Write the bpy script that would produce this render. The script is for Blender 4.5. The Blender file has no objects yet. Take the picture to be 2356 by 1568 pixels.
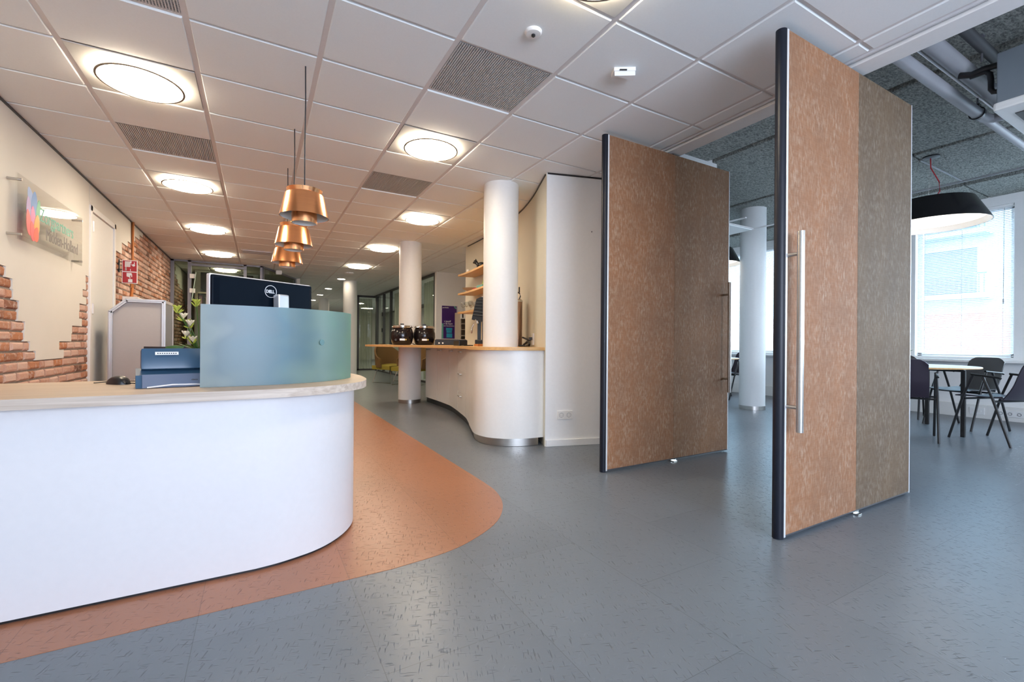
import bpy, bmesh, math, random
from mathutils import Matrix, Vector, Euler
PI = math.pi
sc = bpy.context.scene
COL = sc.collection

# ------------------------------------------------------------------ camera
CAM_H = 0.937
CE = 2.489          # suspended ceiling
CC = 2.93           # rough concrete ceiling
cam_d = bpy.data.cameras.new('camera'); cam = bpy.data.objects.new('camera', cam_d); COL.objects.link(cam)
cam_d.sensor_width = 36; cam_d.lens = 1033.94 / 2356 * 36
cam_d.shift_y = (788.96 - 784) / 2356
cam_d.clip_start = 0.05; cam_d.clip_end = 300
YAW = 0.5147
cam.matrix_world = (Matrix.Translation((0, 0, CAM_H)) @ Matrix.Rotation(-YAW, 4, 'Z')
                    @ Matrix.Rotation(PI / 2, 4, 'X') @ Matrix.Rotation(0.0076, 4, 'Z'))
sc.camera = cam

# ------------------------------------------------------------------ look
sc.view_settings.view_transform = 'Standard'; sc.view_settings.look = 'None'
sc.view_settings.exposure = 0.14; sc.view_settings.gamma = 1; sc.view_settings.use_curve_mapping = False
try:
    sc.cycles.use_denoising = True
    sc.cycles.max_bounces = 12; sc.cycles.diffuse_bounces = 5; sc.cycles.glossy_bounces = 4
    sc.cycles.transmission_bounces = 8; sc.cycles.transparent_max_bounces = 16
    sc.cycles.sample_clamp_indirect = 6; sc.cycles.caustics_refractive = False; sc.cycles.caustics_reflective = False
except Exception:
    pass

# ------------------------------------------------------------------ world: bright overcast sky
SKY = 14.0
w = bpy.data.worlds.new('sky'); sc.world = w; w.use_nodes = True
wn = w.node_tree; wn.nodes.clear()
wo = wn.nodes.new('ShaderNodeOutputWorld'); wb = wn.nodes.new('ShaderNodeBackground')
tc = wn.nodes.new('ShaderNodeTexCoord'); sx = wn.nodes.new('ShaderNodeSeparateXYZ'); cr = wn.nodes.new('ShaderNodeValToRGB')
cr.color_ramp.elements[0].position = 0.0; cr.color_ramp.elements[0].color = (0.72, 0.815, 1.0, 1)
cr.color_ramp.elements[1].position = 1.0; cr.color_ramp.elements[1].color = (0.58, 0.72, 1.0, 1)
wn.links.new(tc.outputs['Generated'], sx.inputs[0]); wn.links.new(sx.outputs['Z'], cr.inputs[0])
wn.links.new(cr.outputs[0], wb.inputs[0]); wb.inputs[1].default_value = SKY; wn.links.new(wb.outputs[0], wo.inputs[0])

def area(name, loc, rot, sx_, sy_, power, color, portal=False, spread=PI):
    d = bpy.data.lights.new(name, 'AREA'); d.shape = 'RECTANGLE'; d.size = sx_; d.size_y = sy_
    d.energy = power; d.color = color; d.spread = spread
    if portal: d.cycles.is_portal = True
    o = bpy.data.objects.new(name, d); o.location = loc; o.rotation_euler = rot; COL.objects.link(o); return o
DAY = (0.62, 0.80, 1.0)
# daylight entering through the wide shop windows behind the camera and through the window wall on the right
area('daylight_back_window', (0.9, -3.52, 1.4), (PI/2, 0, 0), 3.8, 1.7, 1, DAY, portal=True)
area('daylight_back_window_right_room', (5.4, -3.52, 1.55), (PI/2, 0, 0), 1.6, 1.3, 1, DAY, portal=True)
for y0, y1 in ((-2.6, -1.1), (-0.8, 1.3), (1.82, 2.80), (3.15, 4.05), (4.35, 6.1), (6.4, 8.4)):
    area('window_portal', (8.52, (y0+y1)/2, 1.75), (0, PI/2, 0), 2.0, y1-y0, 1, (1, 1, 1), portal=True)
WARM = (1.0, 0.76, 0.52)

# ------------------------------------------------------------------ material helpers
def nodes(m):
    m.use_nodes = True; t = m.node_tree; return t, t.nodes, t.links, t.nodes['Principled BSDF']
def lin(c):
    return tuple((x/12.92 if x <= .04045 else ((x+.055)/1.055)**2.4) for x in c)
def H(h):
    return lin(tuple(int(h[i:i+2], 16)/255 for i in (0, 2, 4)))
MATS = {}
def mat(name, color, rough=.5, metal=0, spec=None, noise=0, nscale=40, bump=0, emit=None, estr=0, coat=0, stretch=None):
    if name in MATS: return MATS[name]
    m = bpy.data.materials.new(name); t, N, L, b = nodes(m); MATS[name] = m
    c = (*color, 1)
    b.inputs['Base Color'].default_value = c; b.inputs['Roughness'].default_value = rough; b.inputs['Metallic'].default_value = metal
    if spec is not None: b.inputs['Specular IOR Level'].default_value = spec
    if coat: b.inputs['Coat Weight'].default_value = coat
    if emit: b.inputs['Emission Color'].default_value = (*emit, 1); b.inputs['Emission Strength'].default_value = estr
    tcn = N.new('ShaderNodeTexCoord'); mp = N.new('ShaderNodeMapping')
    L.new(tcn.outputs['Object'], mp.inputs[0])
    if stretch: mp.inputs['Scale'].default_value = stretch
    nz = N.new('ShaderNodeTexNoise'); nz.inputs['Scale'].default_value = nscale; nz.inputs['Detail'].default_value = 4
    L.new(mp.outputs[0], nz.inputs[0])
    mx = N.new('ShaderNodeMix'); mx.data_type = 'RGBA'
    n_ = noise if noise else .03
    mx.inputs[6].default_value = (*[x*(1-n_) for x in color], 1); mx.inputs[7].default_value = (*[min(1, x*(1+n_)) for x in color], 1)
    L.new(nz.outputs['Fac'], mx.inputs[0]); L.new(mx.outputs[2], b.inputs['Base Color'])
    if bump:
        bp = N.new('ShaderNodeBump'); bp.inputs['Strength'].default_value = bump; bp.inputs['Distance'].default_value = .01
        L.new(nz.outputs['Fac'], bp.inputs['Height']); L.new(bp.outputs[0], b.inputs['Normal'])
    return m

def floor_mat(name, c1, c2):
    m = bpy.data.materials.new(name); t, N, L, b = nodes(m)
    tcn = N.new('ShaderNodeTexCoord'); sep = N.new('ShaderNodeSeparateXYZ'); cmb = N.new('ShaderNodeCombineXYZ')
    geo = N.new('ShaderNodeNewGeometry')
    L.new(geo.outputs['Position'], sep.inputs[0])
    ax = N.new('ShaderNodeMath'); ax.operation = 'ADD'; ax.inputs[1].default_value = 49*.49+.17
    L.new(sep.outputs['X'], ax.inputs[0])
    ay = N.new('ShaderNodeMath'); ay.operation = 'ADD'; ay.inputs[1].default_value = 40*.85
    L.new(sep.outputs['Y'], ay.inputs[0])
    L.new(ay.outputs[0], cmb.inputs[0]); L.new(ax.outputs[0], cmb.inputs[1])
    br = N.new('ShaderNodeTexBrick'); br.offset = .5; br.inputs['Scale'].default_value = 1
    br.inputs['Brick Width'].default_value = .85; br.inputs['Row Height'].default_value = .49
    br.inputs['Mortar Size'].default_value = .0012; br.inputs['Mortar Smooth'].default_value = .3; br.inputs['Bias'].default_value = 0
    br.inputs['Color1'].default_value = (*c1, 1); br.inputs['Color2'].default_value = (*c2, 1)
    br.inputs['Mortar'].default_value = (*[x*.62 for x in c1], 1)
    L.new(cmb.outputs[0], br.inputs[0])
    # soft cloudiness
    nz = N.new('ShaderNodeTexNoise'); nz.inputs['Scale'].default_value = 2.2; nz.inputs['Detail'].default_value = 5
    L.new(geo.outputs['Position'], nz.inputs[0])
    r0 = N.new('ShaderNodeMapRange'); r0.inputs[3].default_value = .9; r0.inputs[4].default_value = 1.1
    L.new(nz.outputs['Fac'], r0.inputs[0])
    mul = N.new('ShaderNodeVectorMath'); mul.operation = 'SCALE'
    L.new(br.outputs['Color'], mul.inputs[0]); L.new(r0.outputs[0], mul.inputs['Scale'])
    # short scratches in two directions
    prev = mul.outputs[0]; hs = []
    for k, (rz, th) in enumerate(((.35, .715), (-1.15, .715), (.95, .735))):
        m0_ = N.new('ShaderNodeMapping'); m0_.inputs['Rotation'].default_value = (0, 0, rz); L.new(geo.outputs['Position'], m0_.inputs[0])
        mp = N.new('ShaderNodeMapping'); mp.inputs['Scale'].default_value = (170, 20, 1)
        mp.inputs['Location'].default_value = (k*7, k*3, 0)
        L.new(m0_.outputs[0], mp.inputs[0])
        n2 = N.new('ShaderNodeTexNoise'); n2.inputs['Scale'].default_value = 1; n2.inputs['Detail'].default_value = 1
        L.new(mp.outputs[0], n2.inputs[0])
        r = N.new('ShaderNodeMapRange'); r.inputs[1].default_value = th - .06; r.inputs[2].default_value = th + .02
        L.new(n2.outputs['Fac'], r.inputs[0]); hs.append(r.outputs[0])
        mx = N.new('ShaderNodeMix'); mx.data_type = 'RGBA'; mx.inputs[7].default_value = (*[x*(.66 if k < 2 else 1.2) for x in c1], 1)
        L.new(r.outputs[0], mx.inputs[0]); L.new(prev, mx.inputs[6]); prev = mx.outputs[2]
    L.new(prev, b.inputs['Base Color'])
    ad = N.new('ShaderNodeMath'); ad.operation = 'ADD'; L.new(hs[0], ad.inputs[0]); L.new(hs[1], ad.inputs[1])
    bp = N.new('ShaderNodeBump'); bp.invert = True; bp.inputs['Strength'].default_value = .5; bp.inputs['Distance'].default_value = .004
    L.new(ad.outputs[0], bp.inputs['Height']); L.new(bp.outputs[0], b.inputs['Normal'])
    b.inputs['Roughness'].default_value = .30; b.inputs['Specular IOR Level'].default_value = .5
    return m

def wood_mat(name, c1, c2, scale=1.0, axis=0):
    m = bpy.data.materials.new(name); t, N, L, b = nodes(m)
    tcn = N.new('ShaderNodeTexCoord'); mp = N.new('ShaderNodeMapping'); L.new(tcn.outputs['Object'], mp.inputs[0])
    s = [60*scale]*3; s[axis] = 2.5*scale; mp.inputs['Scale'].default_value = s
    nz = N.new('ShaderNodeTexNoise'); nz.inputs['Scale'].default_value = 1; nz.inputs['Detail'].default_value = 6; nz.inputs['Distortion'].default_value = .6
    L.new(mp.outputs[0], nz.inputs[0])
    cr_ = N.new('ShaderNodeValToRGB'); cr_.color_ramp.elements[0].position = .35; cr_.color_ramp.elements[1].position = .65
    cr_.color_ramp.elements[0].color = (*c1, 1); cr_.color_ramp.elements[1].color = (*c2, 1)
    L.new(nz.outputs['Fac'], cr_.inputs[0]); L.new(cr_.outputs[0], b.inputs['Base Color']); b.inputs['Roughness'].default_value = .42
    return m

def fabric_mat(name, base, pale, dark):
    m = bpy.data.materials.new(name); t, N, L, b = nodes(m)
    tcn = N.new('ShaderNodeTexCoord')
    def nzz(scale, st, det=4, dist=0):
        mp = N.new('ShaderNodeMapping'); mp.inputs['Scale'].default_value = st; L.new(tcn.outputs['Object'], mp.inputs[0])
        n = N.new('ShaderNodeTexNoise'); n.inputs['Scale'].default_value = scale; n.inputs['Detail'].default_value = det; n.inputs['Distortion'].default_value = dist
        L.new(mp.outputs[0], n.inputs[0]); return n.outputs['Fac']
    a = nzz(1, (70, 70, 26), 8, .5); bb = nzz(1, (4, 4, 2.5), 6); c = nzz(1, (260, 260, 30), 2); d = nzz(1, (14, 14, 200), 2)
    r1 = N.new('ShaderNodeMapRange'); r1.inputs[1].default_value = .44; r1.inputs[2].default_value = .74; L.new(a, r1.inputs[0])
    r2 = N.new('ShaderNodeMapRange'); r2.inputs[1].default_value = .3; r2.inputs[2].default_value = .7; L.new(bb, r2.inputs[0])
    m1 = N.new('ShaderNodeMix'); m1.data_type = 'RGBA'; m1.inputs[6].default_value = (*dark, 1); m1.inputs[7].default_value = (*base, 1); L.new(r2.outputs[0], m1.inputs[0])
    m2 = N.new('ShaderNodeMix'); m2.data_type = 'RGBA'; m2.inputs[7].default_value = (*pale, 1); L.new(m1.outputs[2], m2.inputs[6])
    mu = N.new('ShaderNodeMath'); mu.operation = 'MULTIPLY'; rc = N.new('ShaderNodeMapRange'); rc.inputs[1].default_value = .38; rc.inputs[2].default_value = .62; rc.inputs[3].default_value = .25; rc.inputs[4].default_value = 1.0; L.new(nzz(1, (11, 11, 5), 6, .4), rc.inputs[0]); L.new(rc.outputs[0], mu.inputs[1]); L.new(r1.outputs[0], mu.inputs[0]); L.new(mu.outputs[0], m2.inputs[0])
    m3 = N.new('ShaderNodeMix'); m3.data_type = 'RGBA'; m3.blend_type = 'MULTIPLY'; m3.inputs[0].default_value = .35
    ad = N.new('ShaderNodeMath'); ad.operation = 'ADD'; L.new(c, ad.inputs[0]); L.new(d, ad.inputs[1])
    L.new(m2.outputs[2], m3.inputs[6]); L.new(ad.outputs[0], m3.inputs[7]); L.new(m3.outputs[2], b.inputs['Base Color'])
    b.inputs['Roughness'].default_value = .7; b.inputs['Specular IOR Level'].default_value = .2
    bp = N.new('ShaderNodeBump'); bp.inputs['Strength'].default_value = .3; bp.inputs['Distance'].default_value = .002
    L.new(ad.outputs[0], bp.inputs['Height']); L.new(bp.outputs[0], b.inputs['Normal'])
    return m

def pane_mat(name, tint=(.9, .96, .94), refl=1.0, rough=0.0, opacity=0.0, diff=(.8, .85, .83)):
    m = bpy.data.materials.new(name); m.use_nodes = True; t = m.node_tree; N = t.nodes; L = t.links; N.clear()
    o = N.new('ShaderNodeOutputMaterial'); tr = N.new('ShaderNodeBsdfTransparent'); gl = N.new('ShaderNodeBsdfGlossy'); mx = N.new('ShaderNodeMixShader')
    fr = N.new('ShaderNodeFresnel'); fr.inputs[0].default_value = 1.5
    ge = N.new('ShaderNodeNewGeometry'); bf = N.new('ShaderNodeMath'); bf.operation = 'SUBTRACT'; bf.inputs[0].default_value = 1; L.new(ge.outputs['Backfacing'], bf.inputs[1])
    m0 = N.new('ShaderNodeMath'); m0.operation = 'MULTIPLY'; L.new(fr.outputs[0], m0.inputs[0]); L.new(bf.outputs[0], m0.inputs[1])
    mm = N.new('ShaderNodeMath'); mm.operation = 'MULTIPLY'; mm.inputs[1].default_value = refl; L.new(m0.outputs[0], mm.inputs[0])
    tr.inputs[0].default_value = (*tint, 1); gl.inputs['Roughness'].default_value = rough
    L.new(mm.outputs[0], mx.inputs[0]); L.new(tr.outputs[0], mx.inputs[1]); L.new(gl.outputs[0], mx.inputs[2])
    last = mx.outputs[0]
    if opacity:
        df = N.new('ShaderNodeBsdfDiffuse'); df.inputs[0].default_value = (*diff, 1)
        tl = N.new('ShaderNodeBsdfTranslucent'); tl.inputs[0].default_value = (*diff, 1)
        ds = N.new('ShaderNodeMixShader'); ds.inputs[0].default_value = .5; L.new(df.outputs[0], ds.inputs[1]); L.new(tl.outputs[0], ds.inputs[2])
        m2 = N.new('ShaderNodeMixShader'); m2.inputs[0].default_value = opacity; L.new(last, m2.inputs[1]); L.new(ds.outputs[0], m2.inputs[2]); last = m2.outputs[0]
    L.new(last, o.inputs[0]); return m

def emit_mat(name, color, s):
    m = bpy.data.materials.new(name); m.use_nodes = True; N = m.node_tree.nodes; N.clear()
    o = N.new('ShaderNodeOutputMaterial'); e = N.new('ShaderNodeEmission'); e.inputs[0].default_value = (*color, 1); e.inputs[1].default_value = s
    m.node_tree.links.new(e.outputs[0], o.inputs[0]); return m

M = {}
M['white'] = mat('white_paint', (.86, .86, .85), .55)
M['columnwhite'] = mat('column_white', (.74, .74, .73), .5)
M['cream'] = mat('cream_plaster', (.74, .72, .67), .7, noise=.04, nscale=3)
M['offwhite'] = mat('off_white_laminate', (.83, .82, .79), .3)
M['deskwhite'] = mat('desk_white_laminate', (.665, .645, .655), .32)
M['tile'] = mat('ceiling_tile', (.855, .885, .885), .85, noise=.03, nscale=120)
M['grid'] = mat('ceiling_grid_paint', (.74, .72, .71), .45)
M['black'] = mat('black_plastic', (.012, .012, .014), .35)
M['softblack'] = mat('soft_black', (.02, .02, .025), .55)
M['blackmetal'] = mat('black_metal', (.012, .012, .013), .4)
M['steel'] = mat('brushed_steel', (.50, .48, .45), .3, 1, stretch=(1, 1, 40), noise=.12, nscale=8)
M['chrome'] = mat('chrome', (.75, .72, .68), .12, 1)
M['alu'] = mat('aluminium_profile', (.55, .55, .56), .35, .8)
M['alulight'] = mat('light_aluminium_strip', (.80, .80, .82), .4, .3)
M['copper'] = mat('brushed_copper', (.96, .43, .19), .24, 1, stretch=(1, 1, 30), noise=.1, nscale=6)
M['copperpipe'] = mat('copper_brown_pipe', (.48, .17, .05), .35, .4)
M['panelgrey'] = mat('grey_cabinet_panel', (.42, .40, .40), .5)
M['greymetal'] = mat('grey_metal', (.22, .22, .24), .4, .3)
M['darkgrey'] = mat('dark_grey', (.06, .06, .065), .5)
M['navy'] = mat('navy_black_edge', (.008, .010, .018), .38, spec=.3)
M['vent'] = mat('vent_grille_backing', (.16, .16, .17), .7)
M['ventbar'] = mat('vent_grille_metal', (.62, .62, .62), .5, .2)
M['floor'] = floor_mat('blue_grey_vinyl_tiles', (.138, .155, .175), (.158, .177, .198))
M['orange'] = floor_mat('terracotta_vinyl_tiles', (.33, .135, .070), (.365, .155, .084))
M['oak'] = wood_mat('pale_oak', (.50, .37, .26), (.59, .46, .34))
M['oakedge'] = wood_mat('bleached_oak_edge', (.42, .335, .27), (.58, .49, .415))
M['oakwarm'] = wood_mat('warm_oak', (.60, .34, .13), (.70, .43, .18))
M['fabA'] = fabric_mat('tan_velour_panel', (.32, .145, .068), (.43, .29, .195), (.26, .132, .072))
M['fabB'] = fabric_mat('taupe_velour_panel', (.165, .108, .062), (.26, .205, .155), (.135, .092, .058))
M['fabC'] = fabric_mat('lit_taupe_velour_panel', (.30, .155, .08), (.42, .30, .21), (.24, .135, .08))  # same velour as fabB, colour lightened for the brighter look of the farther panel
M['glass'] = pane_mat('clear_glass')
M['tinted'] = pane_mat('grey_tinted_glass', (.62, .68, .62), 1.0)
M['acrylic'] = pane_mat('clear_acrylic', (.985, .985, .975), 1.25)
M['sheer'] = pane_mat('sheer_curtain', (.9, .9, .85), .1, .5, .55, (.42, .44, .36))
M['blind'] = mat('white_blind_slat', (.85, .88, .90), .5)
M['concrete_pipe'] = mat('grey_plastic_pipe', (.36, .36, .38), .45)
M['mustard'] = mat('mustard_wool', (.30, .24, .03), .9, noise=.15, nscale=200)
M['brownfab'] = mat('brown_upholstery', (.16, .09, .03), .8, noise=.1, nscale=150)
M['red'] = mat('signal_red', (.42, .01, .015), .45)
M['redcord'] = mat('red_textile_cord', (.45, .01, .02), .6)
M['chairshell'] = mat('charcoal_shell', (.055, .055, .06), .42)
M['chairplum'] = mat('dark_plum_grey_shell', (.03, .022, .035), .4)
M['greymetal2'] = mat('grey_joint', (.36, .37, .38), .7)
M['leaf'] = mat('green_leaf', (.06, .16, .03), .5, noise=.3, nscale=20)
M['petal'] = mat('ivory_petal', (.85, .80, .66), .6)
M['lime'] = mat('lime_bud', (.45, .52, .08), .6)

def frost_mat():
    m = bpy.data.materials.new('frosted_gradient_glass'); m.use_nodes = True; t = m.node_tree; N = t.nodes; L = t.links; N.clear()
    o = N.new('ShaderNodeOutputMaterial'); tcn = N.new('ShaderNodeTexCoord')
    sp = N.new('ShaderNodeSeparateXYZ'); L.new(tcn.outputs['Generated'], sp.inputs[0])
    cr_ = N.new('ShaderNodeValToRGB'); e = cr_.color_ramp.elements
    e[0].position = 0; e[0].color = (.50, .62, .64, 1); e[1].position = 1; e[1].color = (.44, .68, .60, 1)
    k = e.new(.12); k.color = (.36, .50, .57, 1); k = e.new(.40); k.color = (.30, .50, .60, 1); k = e.new(.68); k.color = (.44, .63, .62, 1)
    nz = N.new('ShaderNodeTexNoise'); nz.inputs['Scale'].default_value = 2.2; nz.inputs['Detail'].default_value = 1
    L.new(tcn.outputs['Generated'], nz.inputs[0])
    ma = N.new('ShaderNodeMath'); ma.operation = 'MULTIPLY_ADD'; ma.inputs[1].default_value = .7; ma.inputs[2].default_value = -.35
    L.new(nz.outputs['Fac'], ma.inputs[0]); ad = N.new('ShaderNodeMath'); ad.operation = 'ADD'; L.new(sp.outputs['X'], ad.inputs[0]); L.new(ma.outputs[0], ad.inputs[1])
    L.new(ad.outputs[0], cr_.inputs[0])
    df = N.new('ShaderNodeBsdfDiffuse'); tl = N.new('ShaderNodeBsdfTranslucent'); rf = N.new('ShaderNodeBsdfRefraction'); gl = N.new('ShaderNodeBsdfGlossy')
    rf.inputs['IOR'].default_value = 1.02; rf.inputs['Roughness'].default_value = .55; gl.inputs['Roughness'].default_value = .35
    for q in (df, tl, rf): L.new(cr_.outputs[0], q.inputs[0])
    rf.inputs[0].default_value = (.6, .85, .85, 1)
    a = N.new('ShaderNodeMixShader'); a.inputs[0].default_value = .55; L.new(df.outputs[0], a.inputs[1]); L.new(tl.outputs[0], a.inputs[2])
    b_ = N.new('ShaderNodeMixShader'); b_.inputs[0].default_value = .45; L.new(a.outputs[0], b_.inputs[1]); L.new(rf.outputs[0], b_.inputs[2])
    c = N.new('ShaderNodeMixShader'); c.inputs[0].default_value = .05; L.new(b_.outputs[0], c.inputs[1]); L.new(gl.outputs[0], c.inputs[2])
    L.new(c.outputs[0], o.inputs[0]); return m
M['frost'] = frost_mat()

def concrete_mat(name, c1, c2):
    m = bpy.data.materials.new(name); t, N, L, b = nodes(m)
    geo = N.new('ShaderNodeNewGeometry'); mp = N.new('ShaderNodeMapping'); mp.inputs['Scale'].default_value = (26, 52, 40); mp.inputs['Rotation'].default_value = (0, 0, .5)
    L.new(geo.outputs['Position'], mp.inputs[0])
    n = N.new('ShaderNodeTexNoise'); n.inputs['Scale'].default_value = 1.6; n.inputs['Detail'].default_value = 5; n.inputs['Roughness'].default_value = .7
    L.new(mp.outputs[0], n.inputs[0])
    cr_ = N.new('ShaderNodeValToRGB'); cr_.color_ramp.elements[0].position = .36; cr_.color_ramp.elements[1].position = .62
    cr_.color_ramp.elements[0].color = (*c1, 1); cr_.color_ramp.elements[1].color = (*c2, 1)
    L.new(n.outputs['Fac'], cr_.inputs[0]); L.new(cr_.outputs[0], b.inputs['Base Color']); b.inputs['Roughness'].default_value = .95
    bp = N.new('ShaderNodeBump'); bp.inputs['Strength'].default_value = 1; bp.inputs['Distance'].default_value = .03
    L.new(n.outputs['Fac'], bp.inputs['Height']); L.new(bp.outputs[0], b.inputs['Normal'])
    return m
M['concrete'] = concrete_mat('rough_cement_board', (.15, .16, .145), (.58, .60, .55))

def brick_mat():
    m = bpy.data.materials.new('old_brick'); t, N, L, b = nodes(m)
    at = N.new('ShaderNodeAttribute'); at.attribute_name = 'tone'
    cr_ = N.new('ShaderNodeValToRGB'); e = cr_.color_ramp.elements
    e[0].position = 0; e[0].color = (.16, .07, .045, 1); e[1].position = 1; e[1].color = (.66, .47, .39, 1)
    for p, c in ((.12, (.28, .12, .07)), (.30, (.46, .19, .09)), (.5, (.52, .29, .21)), (.8, (.60, .38, .30))):
        k = e.new(p); k.color = (*c, 1)
    L.new(at.outputs['Fac'], cr_.inputs[0])
    geo = N.new('ShaderNodeNewGeometry')
    n = N.new('ShaderNodeTexNoise'); n.inputs['Scale'].default_value = 26; n.inputs['Detail'].default_value = 6; n.inputs['Roughness'].default_value = .7
    L.new(geo.outputs['Position'], n.inputs[0])
    r = N.new('ShaderNodeMapRange'); r.inputs[1].default_value = .50; r.inputs[2].default_value = .66; L.new(n.outputs['Fac'], r.inputs[0])
    mu = N.new('ShaderNodeMath'); mu.operation = 'MULTIPLY'; mu.inputs[1].default_value = .6; L.new(r.outputs[0], mu.inputs[0])
    mx = N.new('ShaderNodeMix'); mx.data_type = 'RGBA'; mx.inputs[7].default_value = (.62, .52, .46, 1)
    L.new(cr_.outputs[0], mx.inputs[6]); L.new(mu.outputs[0], mx.inputs[0]); L.new(mx.outputs[2], b.inputs['Base Color'])
    bp = N.new('ShaderNodeBump'); bp.inputs['Strength'].default_value = .6; bp.inputs['Distance'].default_value = .01
    L.new(n.outputs['Fac'], bp.inputs['Height']); L.new(bp.outputs[0], b.inputs['Normal']); b.inputs['Roughness'].default_value = .85
    return m
M['brick'] = brick_mat()
M['bargrey'] = mat('warm_stone_paint', (.66, .63, .53), .7)
M['mortar'] = mat('grey_beige_mortar', (.30, .25, .21), .95, noise=.2, nscale=60, bump=.6)

# ------------------------------------------------------------------ object helpers
WM = {}
def tag(o, label=None, cat=None, group=None, kind=None):
    if label: o['label'] = label
    if cat: o['category'] = cat
    if group: o['group'] = group
    if kind: o['kind'] = kind
    return o
def thing(name, label, cat, loc=(0, 0, 0), rz=0, group=None):
    o = bpy.data.objects.new(name, None); COL.objects.link(o); o.empty_display_size = .1
    o.location = loc; o.rotation_euler = (0, 0, rz)
    WM[o.name] = Matrix.Translation(loc) @ Matrix.Rotation(rz, 4, 'Z')
    return tag(o, label, cat, group)

class MB:
    def __init__(s): s.bm = bmesh.new(); s.mi = 0; s.tone = None; s.tones = []
    def _new(s, n0):
        if not s.mi: return
        s.bm.faces.ensure_lookup_table()
        for f in s.bm.faces[n0:]: f.material_index = s.mi
    def box(s, c, d, rot=None, bev=0, M4=None, taper=None):
        n0 = len(s.bm.faces)
        r = bmesh.ops.create_cube(s.bm, size=1); vs = r['verts']
        for v in vs:
            v.co = Vector((v.co.x*d[0], v.co.y*d[1], v.co.z*d[2]))
            if taper and v.co.z > 0: v.co.x *= taper; v.co.y *= taper
        if bev:
            es = list({e for v in vs for e in v.link_edges})
            rr = bmesh.ops.bevel(s.bm, geom=es, offset=bev, segments=2, affect='EDGES', profile=.6)
            vs = list({v for f in rr['faces'] for v in f.verts} | {v for v in vs if v.is_valid})
            vs = [v for v in vs if v.is_valid]
        m = Matrix.Translation(c) @ (Euler(rot).to_matrix().to_4x4() if rot else Matrix())
        if M4: m = M4 @ m
        bmesh.ops.transform(s.bm, matrix=m, verts=vs); s._new(n0); return s
    def b2(s, a, b, bev=0):   # box from two corners
        return s.box([(a[i]+b[i])/2 for i in range(3)], [abs(b[i]-a[i]) for i in range(3)], bev=bev)
    def prism(s, pts, z0, z1, M4=None):
        n0 = len(s.bm.faces)
        lo = [s.bm.verts.new((p[0], p[1], z0)) for p in pts]; hi = [s.bm.verts.new((p[0], p[1], z1)) for p in pts]
        n = len(pts); fs = [s.bm.faces.new(lo[::-1]), s.bm.faces.new(hi)]
        for i in range(n): fs.append(s.bm.faces.new((lo[i], lo[(i+1) % n], hi[(i+1) % n], hi[i])))
        bmesh.ops.recalc_face_normals(s.bm, faces=fs)
        if M4: bmesh.ops.transform(s.bm, matrix=M4, verts=lo+hi)
        s._new(n0); return s
    def strip(s, pts, th, z0, z1, closed=False):  # vertical wall of thickness th along a plan path, left side
        L_ = offset(pts, th)
        return s.prism(list(pts)+L_[::-1], z0, z1)
    def lathe(s, prof, seg=32, c=(0, 0, 0), M4=None, cap=False):
        n0 = len(s.bm.faces); rings = []; allv = []
        for r, z in prof:
            if r < 1e-6: ring = [s.bm.verts.new((0, 0, z))]
            else: ring = [s.bm.verts.new((r*math.cos(2*PI*k/seg), r*math.sin(2*PI*k/seg), z)) for k in range(seg)]
            rings.append(ring); allv += ring
        for a, b in zip(rings, rings[1:]):
            for k in range(seg):
                k2 = (k+1) % seg
                if len(a) == 1 and len(b) == 1: continue
                if len(a) == 1: s.bm.faces.new((a[0], b[k], b[k2]))
                elif len(b) == 1: s.bm.faces.new((a[k], a[k2], b[0]))
                else: s.bm.faces.new((a[k], a[k2], b[k2], b[k]))
        if cap:
            for ring in (rings[0], rings[-1]):
                if len(ring) > 2: s.bm.faces.new(ring)
        bmesh.ops.recalc_face_normals(s.bm, faces=s.bm.faces[n0:] if False else [f for f in s.bm.faces][n0:])
        m = Matrix.Translation(c)
        if M4: m = m @ M4
        bmesh.ops.transform(s.bm, matrix=m, verts=allv); s._new(n0); return s
    def cyl(s, a, b, r, seg=16, r2=None):
        a = Vector(a); b = Vector(b); d = b-a; L_ = d.length
        q = d.to_track_quat('Z', 'Y').to_matrix().to_4x4()
        return s.lathe([(0, 0), (r, 0), (r2 if r2 is not None else r, L_), (0, L_)], seg, M4=q, c=a)
    def tube(s, pts, r, seg=8):
        n0 = len(s.bm.faces); P = [Vector(p) for p in pts]; rings = []
        up = Vector((0, 0, 1))
        for i, p in enumerate(P):
            t = (P[min(i+1, len(P)-1)] - P[max(i-1, 0)]).normalized()
            u = t.cross(up)
            if u.length < .05: u = t.cross(Vector((1, 0, 0)))
            u.normalize(); v = u.cross(t).normalized()
            rr = r[i] if isinstance(r, (list, tuple)) else r
            rings.append([s.bm.verts.new(p + u*rr*math.cos(2*PI*k/seg) + v*rr*math.sin(2*PI*k/seg)) for k in range(seg)])
        for a, b in zip(rings, rings[1:]):
            for k in range(seg): s.bm.faces.new((a[k], a[(k+1) % seg], b[(k+1) % seg], b[k]))
        s.bm.faces.new(rings[0][::-1]); s.bm.faces.new(rings[-1])
        bmesh.ops.recalc_face_normals(s.bm, faces=[f for f in s.bm.faces][n0:]); s._new(n0); return s
    def sphere(s, c, r, sub=2, sc3=(1, 1, 1), M4=None):
        n0 = len(s.bm.faces); rr = bmesh.ops.create_icosphere(s.bm, subdivisions=sub, radius=r)
        m = Matrix.Translation(c) @ (M4 or Matrix()) @ Matrix.Diagonal((*sc3, 1)); bmesh.ops.transform(s.bm, matrix=m, verts=rr['verts']); s._new(n0); return s
    def quad(s, a, b, c, d):
        n0 = len(s.bm.faces); s.bm.faces.new([s.bm.verts.new(x) for x in (a, b, c, d)]); s._new(n0); return s
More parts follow.
